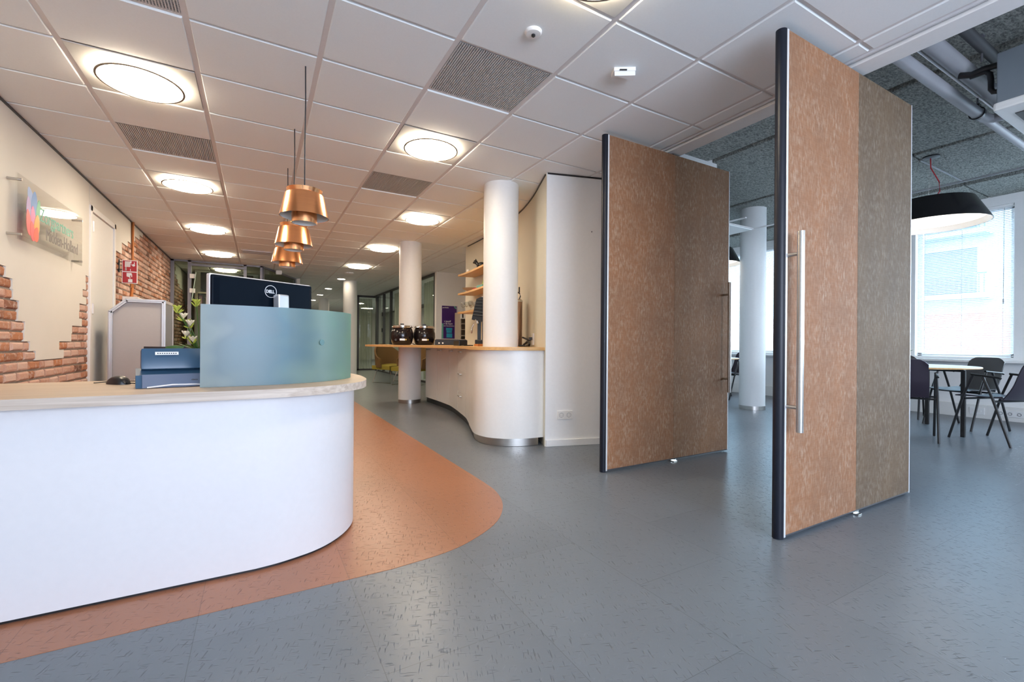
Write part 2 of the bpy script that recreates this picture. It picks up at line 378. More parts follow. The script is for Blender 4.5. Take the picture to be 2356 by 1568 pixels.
    def grid(s, fn, nu, nv, th=0):
        n0 = len(s.bm.faces)
        V = [[s.bm.verts.new(fn(i/nu, j/nv)) for j in range(nv+1)] for i in range(nu+1)]
        fs = [s.bm.faces.new((V[i][j], V[i+1][j], V[i+1][j+1], V[i][j+1])) for i in range(nu) for j in range(nv)]
        if th:
            bmesh.ops.recalc_face_normals(s.bm, faces=fs); bmesh.ops.solidify(s.bm, geom=fs, thickness=th)
        s._new(n0); return s
    def build(s, name, m, parent=None, world=False, smooth=False, angle=35):
        me = bpy.data.meshes.new(name); 
        if world and parent is not None: s.bm.transform(WM[parent.name].inverted())
        s.bm.to_mesh(me); s.bm.free()
        for q in (m if isinstance(m, (list, tuple)) else [m]): me.materials.append(q)
        if smooth:
            for p in me.polygons: p.use_smooth = True
            try: me.set_sharp_from_angle(angle=math.radians(angle))
            except Exception: pass
        o = bpy.data.objects.new(name, me); COL.objects.link(o)
        if parent is not None: o.parent = parent; WM[o.name] = WM[parent.name].copy()
        else: WM[o.name] = Matrix()
        return o
def offset(pts, d):
    out = []
    for i, p in enumerate(pts):
        a = pts[max(i-1, 0)]; b = pts[min(i+1, len(pts)-1)]
        dx, dy = b[0]-a[0], b[1]-a[1]; l = math.hypot(dx, dy) or 1
        out.append((p[0]-dy/l*d, p[1]+dx/l*d))
    return out
def spline(pts, n=8):
    P = [pts[0]]+list(pts)+[pts[-1]]; out = []
    for i in range(1, len(P)-2):
        for k in range(n):
            t = k/n; q = []
            for c in range(2):
                p0, p1, p2, p3 = P[i-1][c], P[i][c], P[i+1][c], P[i+2][c]
                q.append(.5*((2*p1)+(-p0+p2)*t+(2*p0-5*p1+4*p2-p3)*t*t+(-p0+3*p1-3*p2+p3)*t**3))
            out.append(tuple(q))
    out.append(tuple(pts[-1])); return out
def struct(name, mb, m, **k):
    return tag(mb.build(name, m, **k), kind='structure')
def solo(name, mb, m, label, cat, group=None, loc=None, **k):
    # one-mesh thing, geometry in world coordinates, origin moved to its base
    if loc is not None: mb.bm.transform(Matrix.Translation(Vector(loc)).inverted())
    o = mb.build(name, m, **k)
    if loc is not None: o.location = loc; WM[o.name] = Matrix.Translation(loc)
    return tag(o, label, cat, group)
def dup(root, loc=None, rz=None, label=None, group=None):
    def cp(o, par):
        c = o.copy(); COL.objects.link(c)
        if par is not None: c.parent = par
        for ch in [x for x in bpy.data.objects if x.parent == o]: cp(ch, c)
        return c
    r = cp(root, None)
    if loc is not None: r.location = loc
    if rz is not None: r.rotation_euler[2] = rz
    if label: r['label'] = label
    if group: r['group'] = group
    WM[r.name] = Matrix.Translation(r.location) @ Matrix.Rotation(r.rotation_euler[2], 4, 'Z')
    return r
def text(name, body, size, m, parent, M4, depth=.0008, bold=0, sx=1, align='LEFT'):
    cu = bpy.data.curves.new('t', 'FONT'); cu.body = body; cu.size = size; cu.extrude = depth; cu.offset = bold; cu.align_x = align
    to = bpy.data.objects.new('t', cu); COL.objects.link(to)
    bpy.context.view_layer.update()
    me = bpy.data.meshes.new_from_object(to.evaluated_get(bpy.context.evaluated_depsgraph_get()))
    bpy.data.objects.remove(to); bpy.data.curves.remove(cu)
    me.name = name; me.materials.clear(); me.materials.append(m)
    me.transform(WM[parent.name].inverted() @ M4 @ Matrix.Diagonal((sx, 1, 1, 1)))
    o = bpy.data.objects.new(name, me); COL.objects.link(o); o.parent = parent; WM[o.name] = WM[parent.name].copy(); return o
def basis(o, x, y):  # matrix with origin o, x and y directions
    x = Vector(x).normalized(); y = Vector(y).normalized(); z = x.cross(y)
    m = Matrix((x, y, z)).transposed().to_4x4(); m.translation = Vector(o); return m

# ================================================================== STRUCTURE
mb = MB(); mb.b2((-1.9, -3.6, -.1), (8.6, 26, 0)); struct('floor', mb, M['floor'])
inl = [(-1.46, 1.856), (.494, 1.856)] + spline([(.494, 1.856), (.733, 1.888), (.896, 1.95), (1.06, 2.055), (1.174, 2.178), (1.26, 2.33), (1.312, 2.5), (1.328, 2.68), (1.33, 3.1)], 5)[1:] + [(1.33, 9.6), (-1.46, 9.6)]
mb = MB(); mb.prism(inl, 0, .0015); struct('floor_inlay', mb, M['orange'])

# suspended ceiling: grid lines
X0, DX, Y0, DY = -.914, .6, 2.152, .51
xs = [-1.46] + [X0+DX*i for i in range(0, 6)] + [2.674, 2.815]
ys = [Y0+DY*j for j in range(-11, 46)]
XR = [2.815+.6*k for k in range(1, 6)]
lum = [(0, 2), (0, 6), (0, 10), (0, 14), (3, 2), (4, 6), (4, 10), (4, 14), (3, -2), (0, 18)]
vents = [(3, 0), (3, 4), (0, 4), (0, 0)]
def cellx(i): return (X0+DX*i, X0+DX*(i+1))
mb = MB(); g = .014; zt = CE+.012
allx = xs + XR
for a, b in zip(allx, allx[1:]):
    for j in range(-11, 45):
        ya, yb = Y0+DY*j, Y0+DY*(j+1)
        i = round((a-X0)/DX)
        if abs(a-(X0+DX*i)) < .01 and ((i, j) in lum or (i, j) in vents): continue
        if a > 2.6 and yb < 3.5 and a > 2.8: continue
        if a > 2.8 and ya < 3.4: continue
        x0, x1 = a+g, b-g
        if a == -1.46: x0 = a+.012
        if b == 2.815: x1 = b-(.02 if yb < 3.6 else g)
        y0, y1 = ya+g*.7, yb-g*.7
        # tegular tile: chamfered drop
        c = .004; n = mb.bm
        A = [n.verts.new(v) for v in ((x0, y0, zt), (x1, y0, zt), (x1, y1, zt), (x0, y1, zt))]
        B = [n.verts.new(v) for v in ((x0, y0, CE+c), (x1, y0, CE+c), (x1, y1, CE+c), (x0, y1, CE+c))]
        C_ = [n.verts.new(v) for v in ((x0+c, y0+c, CE), (x1-c, y0+c, CE), (x1-c, y1-c, CE), (x0+c, y1-c, CE))]
        for P_, Q in ((A, B), (B, C_)):
            for k in range(4): n.faces.new((P_[k], P_[(k+1) % 4], Q[(k+1) % 4], Q[k]))
        n.faces.new(C_)
bmesh.ops.recalc_face_normals(mb.bm, faces=mb.bm.faces)
struct('ceiling', mb, M['tile'])
mb = MB()
for x in allx[1:]:
    ya = 3.4 if x > 2.82 else -3.5
    mb.b2((x-.0145, ya, CE+.008), (x+.0145, 25, CE+.02))
for y in ys:
    mb.b2((-1.46, y-.0115, CE+.0095), (2.815 if y < 3.4 else XR[-1], y+.0115, CE+.021))
mb.b2((-1.46, -3.5, CE-.001), (-1.445, 25, CE+.02))
struct('ceiling_grid', mb, M['grid'])
mb = MB(); mb.b2((-1.6, -3.6, CE+.10), (2.9, 26, CE+.14)); mb.b2((2.9, 9.4, CE+.10), (8.6, 26, CE+.14)); mb.b2((2.9, 6.7, CE+.1), (4.25, 9.5, CE+.14)); struct('ceiling_void_slab', mb, M['darkgrey'])

# beam with sliding track between hall and right room
mb = MB(); mb.b2((2.845, -3.5, CE-.018), (2.985, 3.25, CC+.05), bev=.004); struct('trim_1', mb, M['white'])
mb = MB(); mb.b2((2.815, -3.5, CE-.004), (2.829, 3.24, CE+.03)); struct('trim_2', mb, M['alulight'])
mb = MB(); mb.b2((2.829, -3.5, CE+.004), (2.846, 3.24, CE+.02)); struct('trim_3', mb, M['black'])

# concrete ceiling boards of the right room, with open joints
mb = MB(); random.seed(3)
for a, b, z in ((2.985, 4.255, CC), (4.325, 5.905, CC), (5.975, 7.36, CC), (7.43, 8.6, CC-.05)):
    for y0, y1 in ((-3.6, -1.0), (-.985, 2.04), (2.055, 5.1), (5.115, 9.4)):
        mb.b2((a, y0, z), (b, y1, z+.06), bev=.012)
struct('concrete_ceiling', mb, M['concrete'])
mb = MB(); mb.b2((2.9, -3.6, CC+.05), (8.7, 9.5, CC+.1)); struct('ceiling_slab', mb, M['darkgrey'])
mb = MB(); mb.b2((7.355, -3.6, CC-.02), (7.375, 9.4, CC+.03)); mb.b2((6.17, 2.04, CC-.006), (7.38, 2.055, CC+.03)); struct('trim_4', mb, M['greymetal2'])

# ---- left wall: brick with plaster skin
def f_exposed(y):
    def itp(tab, y):
        for (a, za), (b, zb) in zip(tab, tab[1:]):
            if a <= y <= b: return za+(zb-za)*(y-a)/(b-a)
        return -1
    if y < 5.92: return itp([(2.0, 1.9), (3.7, 1.62), (4.05, 1.42), (4.18, 1.39), (4.25, 1.34), (4.345, 1.27), (4.40, 1.17), (4.46, .99), (4.6, .86), (4.665, .785), (5.17, .785), (5.2, .89), (5.43, .91), (5.5, 1.0), (5.62, 1.06), (5.76, 1.32), (5.84, 1.5), (5.92, 1.72)], y)
    if y < 10.6: return itp([(5.92, -1), (6.8, -1), (6.801, 1.93), (7.05, 2.03), (7.36, 2.15), (7.75, 2.3), (8.1, 2.42), (8.5, 2.5), (10.6, 2.6)], y)
    return itp([(10.6, 2.5), (11.1, 2.38), (11.6, 2.15), (12.2, 2.0), (13.2, 1.65), (15, 1.2)], y)
WX = -1.47
bw, bh, jt = .186, .071, .014
random.seed(11)
BV, BF, BT, PV, PF = [], [], [], [], []
def raw_box(V, F, a, b):
    n = len(V); V += [(x, y, z) for z in (a[2], b[2]) for y in (a[1], b[1]) for x in (a[0], b[0])]
    F += [(n, n+2, n+3, n+1), (n+4, n+5, n+7, n+6), (n, n+1, n+5, n+4), (n+2, n+6, n+7, n+3), (n, n+4, n+6, n+2), (n+1, n+3, n+7, n+5)]
def raw_brick(x, y0, y1, z0, z1, tone):
    # worn brick face: outer ring on the wall, two shrinking rings towards the room
    n = len(BV); j = lambda q: random.uniform(-q, q)
    for k, (ins, dx) in enumerate(((0, -.02), (0, .004), (.004, .012), (.012, .016))):
        for (yy, zz) in ((y0+ins, z0+ins), (y1-ins, z0+ins), (y1-ins, z1-ins), (y0+ins, z1-ins)):
            BV.append((x+dx+j(.0015), yy+j(.002), zz+j(.002)))
    for k in range(3):
        for q in range(4):
            a, b = n+4*k+q, n+4*k+(q+1) % 4; BF.append((a, b, b+4, a+4)); BT.append(tone)
    BF.append((n+12, n+13, n+14, n+15)); BT.append(tone)
for r in range(0, 36):
    z0 = r*bh; off = (bw/2 if r % 2 else 0)
    k = 0; y = 1.9 - off
    while y < 15:
        ln = bw if (r % 2 or True) else bw
        ln = random.choice((bw, bw, bw, bw*.52)) if random.random() < .6 else bw
        y0, y1 = y, y+ln; y = y1; ym = (y0+y1)/2
        if z0 < 2.25:
            if y0 >= 5.9 and y1 <= 6.8: continue
            if y0 < 5.9 < y1: y1 = 5.9
            if y0 < 6.8 < y1: y0 = 6.8
            if y1-y0 < .02: continue
            ym = (y0+y1)/2
        if z0+bh > 2.52: continue
        if (r+.5)*bh < f_exposed(ym) + random.uniform(-.02, .02):
            if ym < 2.9 or z0 < .3: pass
            dx = random.uniform(-.002, .004)
            ya_, yb_ = max(y0, 1.9)+jt/2, y1-jt/2
            if y0 < 5.9 < y1: yb_ = 5.895
            raw_brick(WX+dx, ya_, yb_, z0+jt/2, z0+bh-jt/2, random.random()**.75)
        else:
            yb_ = y1
            if y0 < 5.9 < y1: yb_ = 5.9
            if y0 < 6.8 < y1 and z0 < 2.28: pass
            raw_box(PV, PF, (WX-.02, y0, z0), (-1.452, yb_, z0+bh))
def raw_obj(name, V, F, m, tones=None):
    me = bpy.data.meshes.new(name); me.from_pydata(V, [], F); me.materials.append(m)
    if tones:
        at = me.attributes.new('tone', 'FLOAT', 'FACE'); at.data.foreach_set('value', tones)
    me.update(); o = bpy.data.objects.new(name, me); COL.objects.link(o); WM[name] = Matrix(); return tag(o, kind='structure')
raw_obj('wall_left_brickwork', BV, BF, M['brick'], BT)
raw_box(PV, PF, (WX-.02, -3.6, 0), (-1.452, 1.905, 2.56)); raw_box(PV, PF, (WX-.02, 1.9, 2.48), (-1.452, 15, 2.56))
raw_obj('wall_left_plaster', PV, PF, M['cream'])
mb = MB(); mb.b2((-1.62, -3.6, 0), (WX+.004, 5.9, 2.7)); mb.b2((-1.62, 5.9, 2.27), (WX+.004, 6.8, 2.7)); mb.b2((-1.62, 6.8, 0), (WX+.004, 15, 2.7))
struct('wall_left', mb, M['mortar'])
mb = MB(); mb.b2((-1.453, -3.5, CE-.014), (-1.440, 10.55, CE-.002)); struct('gap_shade_left', mb, M['black'])  # black strip stands in for the shade of the ceiling gap
mb = MB(); mb.b2((-1.70, 5.85, 0), (-1.62, 6.85, 2.4)); struct('wall_behind_door', mb, M['darkgrey'])
# door in left wall
d1 = thing('door_1', None, None, (-1.45, 5.9, 0)); tag(d1, kind='structure')
mb = MB(); mb.b2((-1.50, 5.90, 0), (-1.438, 5.955, 2.27), bev=.003); mb.b2((-1.50, 6.745, 0), (-1.438, 6.80, 2.27), bev=.003); mb.b2((-1.50, 5.90, 2.215), (-1.438, 6.80, 2.27), bev=.003)
mb.build('door_frame', M['white'], d1, True)
mb = MB(); mb.b2((-1.495, 5.962, .01), (-1.452, 6.738, 2.207), bev=.002); mb.build('door_leaf', M['white'], d1, True)
for z in (.3, 1.2, 2.02):
    mb = MB(); mb.cyl((-1.437, 5.96, z), (-1.437, 5.96, z+.1), .011, 10); mb.b2((-1.445, 5.945, z-.005), (-1.437, 5.995, z+.105)); mb.build('hinge', M['alulight'], d1, True)
mb = MB(); mb.cyl((-1.40, 6.66, 1.02), (-1.452, 6.66, 1.02), .01, 10); mb.cyl((-1.402, 6.665, 1.02), (-1.402, 6.54, 1.02), .009, 10); mb.b2((-1.452, 6.635, .93), (-1.446, 6.685, 1.1)); mb.build('door_handle', M['steel'], d1, True)

# ---- south wall with wide windows (behind the viewpoint)
def window_wall_y(name, Y, x0, x1, top, wins, m, th=.15):
    mb = MB(); cuts = sorted(wins); x = x0
    for a, b, zb, zt_ in cuts:
        mb.b2((x, Y-th, 0), (a, Y, top)); mb.b2((a, Y-th, 0), (b, Y, zb)); mb.b2((a, Y-th, zt_), (b, Y, top)); x = b
    mb.b2((x, Y-th, 0), (x1, Y, top)); struct(name, mb, m)
window_wall_y('wall_back', -3.5, -1.62, 8.7, 3.0, [(-1.0, 2.8, .55, 2.25), (4.6, 6.2, .9, 2.2)], M['white'])
# ---- east window wall
mb = MB(); WINS = [(-2.6, -1.1), (-.8, 1.3), (1.82, 2.80), (3.15, 4.05), (4.35, 6.1), (6.4, 8.4)]
y = -3.6
for a, b in WINS:
    mb.b2((8.3, y, 0), (8.5, a, 3.0)); mb.b2((8.3, a, 0), (8.5, b, .80)); mb.b2((8.3, a, 2.76), (8.5, b, 3.0)); y = b
mb.b2((8.3, y, 0), (8.5, 9.5, 3.0)); struct('wall_right', mb, M['white'])
mb = MB(); mb.b2((8.10, -3.5, .735), (8.305, 9.4, .765), bev=.004); struct('trim_6', mb, M['white'])
mb = MB(); mb.b2((8.235, -3.5, .0), (8.305, 9.4, .175), bev=.004); struct('trim_7', mb, M['offwhite'])
mb = MB(); mb.b2((4.4, 9.4, 0), (8.5, 9.55, 3.0)); struct('wall_far_right_room', mb, M['white'])
for n, (a, b) in enumerate(WINS):
    wdw = thing('window_%d' % (n+1), None, None, (8.45, (a+b)/2, .8)); tag(wdw, kind='structure')
    mb = MB()
    for p, q in (((8.40, a, .80), (8.46, a+.05, 2.76)), ((8.40, b-.05, .80), (8.46, b, 2.76)), ((8.40, a, .80), (8.46, b, .85)), ((8.40, a, 2.71), (8.46, b, 2.76))): mb.b2(p, q, bev=.004)
    if b-a > 1.4: mb.b2((8.40, (a+b)/2-.025, .8), (8.46, (a+b)/2+.025, 2.76))
    mb.build('window_frame', M['white'], wdw, True)
    mb = MB(); mb.b2((8.425, a+.05, .85), (8.432, b-.05, 2.71)); mb.build('pane', M['glass'], wdw, True)
# ---- bar wall block, curved on the hall side
curve_w = spline([(2.28, 3.407), (2.38, 3.66), (2.55, 4.10), (2.70, 4.62), (2.82, 5.30), (2.90, 6.0), (2.93, 6.72)], 5)
blk = curve_w[::-1] + [(2.95, 3.215), (4.4, 3.215), (4.4, 9.4), (4.25, 9.4), (4.25, 6.72)]
mb = MB(); mb.prism(blk, 0, 3.0); struct('wall_bar', mb, M['white'])
mb = MB(); mb.strip(curve_w, .004, 0, CE+.05); struct('wall_bar_curved_face', mb, M['bargrey'], smooth=True)
mb = MB(); mb.strip(curve_w[1:-1], .012, CE-.014, CE-.001); struct('gap_shade_curve', mb, M['black'])  # shadow gap along the curved wall, put in as a black strip
fr = basis((2.28, 3.407, 0), (.67, -.192, 0), (0, 0, 1))
mb = MB(); mb.box((.35, 0.03, .008), (.69, .06, .016), M4=fr, bev=.003); struct('baseboard_bar', mb, M['white'])
mb = MB(); mb.box((.35, CE-.007, .004), (.69, .012, .008), M4=fr); struct('gap_shade_bar', mb, M['black'])  # ceiling shadow gap over the white wall, drawn as a black strip
mb = MB(); mb.b2((3.40, 9.4, 0), (4.4, 9.5, 2.7)); struct('wall_poster', mb, M['white'])

# ---- far corridor
mb = MB(); mb.b2((.80, 12.3, 0), (.9, 25, 2.6)); mb.b2((.8, 24.8, 0), (7.2, 25, 2.6)); struct('wall_corridor', mb, M['cream'])
mb = MB(); mb.b2((6.9, 9.55, 0), (7.05, 25, 2.7)); struct('wall_office', mb, M['white'])
mb = MB(); mb.b2((-1.6, 14.9, 0), (.8, 15.05, 2.6)); struct('wall_left_office', mb, M['cream'])

# round columns
def column(x, y, top, label, base=True, z0=0):
    t = thing('round_column', label, 'column', (x, y, 0), 0)
    mb = MB(); mb.lathe([(.172, .055), (.172, top), (0, top)], 48, (0, 0, 0)); mb.build('shaft', M['columnwhite'], t, smooth=True)
    mb = MB(); mb.lathe([(0, .001), (.176, .001), (.176, .055), (.171, .055)], 48); mb.build('steel_base_ring', M['steel'], t, smooth=True)
    return t
column(2.088, 3.93, CE+.02, 'white round column rising through the curved end of the bar counter')
column(2.077, 6.925, CE+.02, 'white round column behind the two soup kettles, passing through the narrow counter tip')
column(2.055, 12.09, CE+.02, 'white round column in the corridor, just right of the frosted desk screen')
column(2.06, 17.4, CE+.02, 'farthest white round column, deep in the corridor above the desk screen')
column(6.34, 4.02, CC+.02, 'white round column standing between the two open fabric wall panels')

# ================================================================== CEILING FITTINGS
Lglow = emit_mat('lamp_diffuser', (1.0, .845, .635), 46)
def luminaire(i, j, label):
    xa, xb = X0+DX*i, X0+DX*(i+1); ya, yb = Y0+DY*j, Y0+DY*(j+1)
    t = thing('ceiling_light', label, 'ceiling light', ((xa+xb)/2, (ya+yb)/2, CE), 0, 'round recessed lights in the suspended ceiling')
    hx, hy = .284, .243
    mb = MB(); mb.b2((-hx, -hy, .001), (hx, hy, .008), bev=.002); mb.build('mounting_plate', M['lumtray'], t)
    mb = MB(); mb.lathe([(0, -.030), (.195, -.030), (.203, -.027), (.203, -.021), (.194, -.017), (.17, -.015)], 64); mb.build('diffuser', Lglow, t, smooth=True)
    mb = MB(); mb.lathe([(.17, -.016), (.14, .001)], 48); mb.build('housing', M['lumtray'], t, smooth=True)
    mb = MB(); mb.lathe([(.200, -.0315), (.211, -.0315), (.211, -.026), (.2035, -.026), (.200, -.0315)], 64); mb.build('ring', M['ringbeige'], t, smooth=True)
    return t
M['lumtray'] = mat('white_reflector', (.60, .60, .58), .6); M['ringbeige'] = mat('beige_ring', (.20, .16, .12), .5)
luminaire(0, 2, 'large round ceiling light at upper left, nearest of the left row')
luminaire(0, 6, 'round ceiling light in the left row, just beyond the left return grille')
luminaire(0, 10, 'round ceiling light, third from the front in the left row')
luminaire(0, 14, 'round ceiling light in the left row, nearest the glazed office front')
luminaire(0, 18, 'round ceiling light seen through the glass of the office front')
luminaire(3, 2, 'round ceiling light between the two dark grilles over the middle of the hall')
luminaire(4, 6, 'round ceiling light in the right row, left of the thick column at the bar')
luminaire(4, 10, 'round ceiling light just left of the top of the column behind the kettles')
luminaire(4, 14, 'round ceiling light, farthest square-tray one of the right row')
luminaire(3, -2, 'ceiling light cut by the top edge of the view, above the hall')
def vent(i, j, label):
    xa, xb = X0+DX*i+.014, X0+DX*(i+1)-.014; ya, yb = Y0+DY*j+.012, Y0+DY*(j+1)-.012
    t = thing('return_air_grille', label, 'vent', ((xa+xb)/2, (ya+yb)/2, CE), 0, 'square perforated grilles in the suspended ceiling')
    w_, d_ = (xb-xa)/2, (yb-ya)/2
    mb = MB(); mb.b2((-w_, -d_, .02), (w_, d_, .03)); mb.build('backing', M['vent'], t)
    mb = MB(); n = 46
    for k in range(n):
        x = -w_+(k+.5)*2*w_/n; mb.b2((x-.003, -d_, .004), (x+.003, d_, .009))
    n = 38
    for k in range(n):
        y = -d_+(k+.5)*2*d_/n; mb.b2((-w_, y-.0022, .009), (w_, y+.0022, .013))
    mb.build('grille', M['ventbar'], t)
    return t
vent(3, 0, 'large dark square ceiling grille nearest the viewer, left of the white sensors')
vent(3, 4, 'small-looking dark ceiling grille beyond the middle ceiling light')
vent(0, 4, 'dark square ceiling grille in the left row between two round lights')
vent(0, 0, 'dark ceiling grille cut off by the top edge of the view, upper left')
t = thing('slot_diffuser', 'slim grey slot grille in the far ceiling above the monitor', 'vent', (-.03, 9.04, CE))
mb = MB(); mb.b2((-.23, -.16, -.006), (.23, .16, -.002)); mb.build('frame', M['alulight'], t)
mb = MB()
for k in range(5): mb.b2((-.21, -.14+.058*k, -.010), (.21, -.14+.058*k+.042, -.006))
mb.build('slats', M['ventbar'], t)
# detectors and sensors
t = thing('smoke_detector', 'small white dome detector on the ceiling with a dark centre', 'sensor', (1.185, 1.903, CE))
mb = MB(); mb.lathe([(0, 0), (.043, 0), (.043, -.006), (.036, -.014), (.012, -.016), (0, -.016)], 32); mb.build('dome', M['white'], t, smooth=True)
mb = MB(); mb.lathe([(0, -.014), (.010, -.014), (.010, -.022), (.006, -.026), (0, -.026)], 20); mb.build('lens', M['black'], t, smooth=True)
t = thing('motion_sensor', 'faceted white sensor box on the ceiling in front of the open panels', 'sensor', (1.80, 1.92, CE), -.5147)
mb = MB(); mb.prism([(-.06, -.035), (.06, -.04), (.064, .04), (-.062, .035)], -.02, 0); mb.prism([(-.056, -.03), (.058, -.036), (.06, .02)], -.045, -.02); mb.build('housing', M['white'], t)
mb = MB(); mb.box((-.01, -.042, -.018), (.04, .006, .006)); mb.build('lens_slot', M['black'], t)
def roundbox(name, x, y, r, label):
    mb = MB(); mb.lathe([(0, 0), (r, 0), (r, -.015), (r*.8, -.03), (0, -.032)], 28, (x, y, CE)); return solo(name, mb, M['white'], label, 'detector', loc=(x, y, CE), smooth=True)
roundbox('smoke_alarm', 1.779, 10.58, .10, 'white round smoke alarm on the ceiling in front of the corridor column')
mb = MB(); mb.b2((.33, 11.05, CE-.09), (.45, 11.15, CE), bev=.02); solo('wall_sensor', mb, M['white'], 'little white sensor box on the ceiling behind the lowest copper pendant', 'sensor', loc=(.39, 11.1, CE))
def spot(y, label):
    t = thing('downlight', label, 'downlight', (1.785, y, CE), 0, 'small round downlights along the corridor')
    mb = MB(); mb.lathe([(.09, 0), (.105, 0), (.105, -.006), (.09, -.004)], 28); mb.build('rim', M['white'], t, smooth=True)
    mb = MB(); mb.lathe([(0, -.003), (.09, -.003)], 28); mb.build('lamp_face', Lglow, t)
spot(12.1 - .35, 'nearest small downlight, close to the top of the corridor column')
spot(14.1, 'second small downlight in the corridor ceiling'); spot(16.1, 'third small downlight in the corridor ceiling')
spot(18.3, 'fourth small downlight, at the right edge of the monitor'); spot(20.6, 'deepest small downlight at the end of the corridor')

# copper pendants
def pendant(y, label):
    t = thing('copper_pendant', label, 'pendant light', (.224, y, CE), 0, 'copper pendant lamps in a row over the desk')
    z = lambda q: q-CE
    mb = MB(); mb.tube([(0, 0, 0), (.002, 0, -.2), (-.001, .001, -.45), (0, 0, z(1.80))], .0035, 8); mb.build('cord', M['softblack'], t)
    mb = MB(); mb.lathe([(0, z(1.808)), (.031, z(1.808)), (.033, z(1.80)), (.033, z(1.775))], 40); mb.build('cap', M['copper'], t, smooth=True)
    mb = MB(); mb.lathe([(.033, z(1.775)), (.072, z(1.752)), (.092, z(1.790)), (.0935, z(1.790)), (.078, z(1.748)), (.033, z(1.77))], 48); mb.build('top_collar', M['copper'], t, smooth=True)
    mb = MB(); mb.lathe([(.05, z(1.768)), (.097, z(1.765)), (.101, z(1.76)), (.127, z(1.640)), (.128, z(1.638))], 48); mb.build('lamp_shade', M['copper'], t, smooth=True)
    mb = MB(); mb.lathe([(.06, z(1.764)), (.098, z(1.758)), (.1255, z(1.639))], 48); mb.build('shade_lining', M['white'], t, smooth=True)
    mb = MB(); mb.lathe([(.066, z(1.74)), (.066, z(1.603)), (.0645, z(1.603)), (.0645, z(1.74))], 48); mb.build('inner_cylinder', M['copper'], t, smooth=True)
    mb = MB(); mb.lathe([(.064, z(1.605)), (.064, z(1.75)), (0, z(1.75))], 40); mb.build('inner_lining', M['white'], t, smooth=True)
    return t
p0 = pendant(2.787, 'nearest and largest copper pendant lamp over the desk')
dup(p0, (.224, 3.649, CE), label='middle copper pendant lamp of the three over the desk')
dup(p0, (.224, 4.505, CE), label='farthest copper pendant lamp, lowest of the three in the view')

# ================================================================== RECEPTION DESK
front = [(-1.44, 2.094), (-.7, 2.094), (0, 2.096)] + spline([(0, 2.096), (.10, 2.112), (.227, 2.158), (.321, 2.232), (.396, 2.335), (.440, 2.455), (.455, 2.62), (.44, 2.80), (.39, 2.95)], 6)[1:]
desk = thing('reception_desk', 'long white reception desk with a rounded end and pale oak top', 'desk', (-.4, 2.3, 0))
mb = MB(); mb.strip(front, .03, .014, .708); mb.build('front_panel', M['deskwhite'], desk, True, smooth=True, angle=30)
mb = MB(); mb.strip(offset(front, .012), .02, 0.001, .014); mb.build('shade_plinth', M['black'], desk, True)  # recessed base strip, coloured black for the shade in the floor gap
top_out = [(-1.44, 2.035), (0, 2.037)] + spline([(0, 2.037), (.13, 2.052), (.265, 2.10), (.375, 2.185), (.45, 2.285), (.495, 2.42), (.512, 2.6), (.508, 2.80), (.47, 2.95), (.40, 3.05)], 6)[1:] + [(.36, 3.3), (-.48, 3.3), (-.52, 2.78), (-1.44, 2.78)]
mb = MB(); mb.prism(top_out, .710, .745); o = mb.build('desktop', [M['oak'], M['oakedge']], desk, True)
for p in o.data.polygons:
    if abs(p.normal.z) < .5: p.material_index = 1
for p_, q_ in (((-1.43, 2.70, 0), (-1.39, 2.76, .71)), ((-.5, 2.70, 0), (-.46, 3.25, .71)), ((.30, 3.22, 0), (.34, 3.28, .71))):
    mb = MB(); mb.b2(p_, q_); mb.build('support', M['alu'], desk, True)
# frosted screen on the desk
gp = spline([(-.205, 2.226), (-.09, 2.225), (.028, 2.236), (.14, 2.262), (.235, 2.308), (.32, 2.372), (.39, 2.45), (.436, 2.535)], 6)
mb = MB(); mb.strip(gp, .006, .7455, 1.088)
fscreen = solo('frosted_screen', mb, M['frost'], 'curved blue-green frosted glass screen standing on the desk top', 'glass screen', loc=(.1, 2.26, .7455), smooth=True, angle=30)
M['dot'] = mat('grey_sticker', (.15, .26, .27), .9, spec=0)
mb = MB(); mb.lathe([(0, .0008), (.014, .0008), (.014, 0), (0, 0)], 24); mb.bm.transform(basis((.268, 2.3255, .934), (.80, .60, 0), (0, 0, 1)))
mb.build('round_sticker', M['dot'], fscreen, True)
# monitor
ml = Vector((-.2086, 2.657, 0)); mr = Vector((.2748, 2.935, 0)); md = (mr-ml).normalized(); mrz = math.atan2(md.y, md.x)
mc = (ml+mr)/2
mon = thing('computer_monitor', 'large black computer monitor seen from behind, above the frosted screen', 'monitor', (mc.x, mc.y, .745), mrz)
mw = (mr-ml).length/2
mb = MB(); mb.b2((-mw, .004, .185), (mw, .036, .528), bev=.008); mb.build('bezel', M['alulight'], mon)
mb = MB(); mb.b2((-mw+.004, -.012, .189), (mw-.002, .012, .522), bev=.010)
mb.prism([(-mw+.03, -.034), (mw-.03, -.034), (mw-.012, -.012), (-mw+.012, -.012)], .2, .505); mb.build('back_cover', M['monitorback'] if 'monitorback' in M else mat('glossy_blue_black', (.003, .007, .014), .4, spec=.07), mon)
mb = MB(); mb.b2((-mw+.012, .0361, .20), (mw-.012, .0375, .515)); mb.build('screen', M['black'], mon)
mb = MB(); mb.box((.042, -.085, .225), (.062, .05, .44), bev=.008, rot=(-.03, 0, 0)); mb.b2((.02, -.07, .30), (.07, -.03, .36)); mb.build('stand_column', mat('silver_stand', (.62, .64, .68), .3, .5), mon)
mb = MB(); mb.b2((-.09, -.16, .0005), (.17, .06, .012), bev=.004); mb.build('stand_base', M['alu'], mon)
lm = mat('logo_silver', (.75, .75, .78), .3, .2)
L0 = WM[mon.name] @ basis((.010, -.0350, .462), (1, 0, 0), (0, 0, 1))
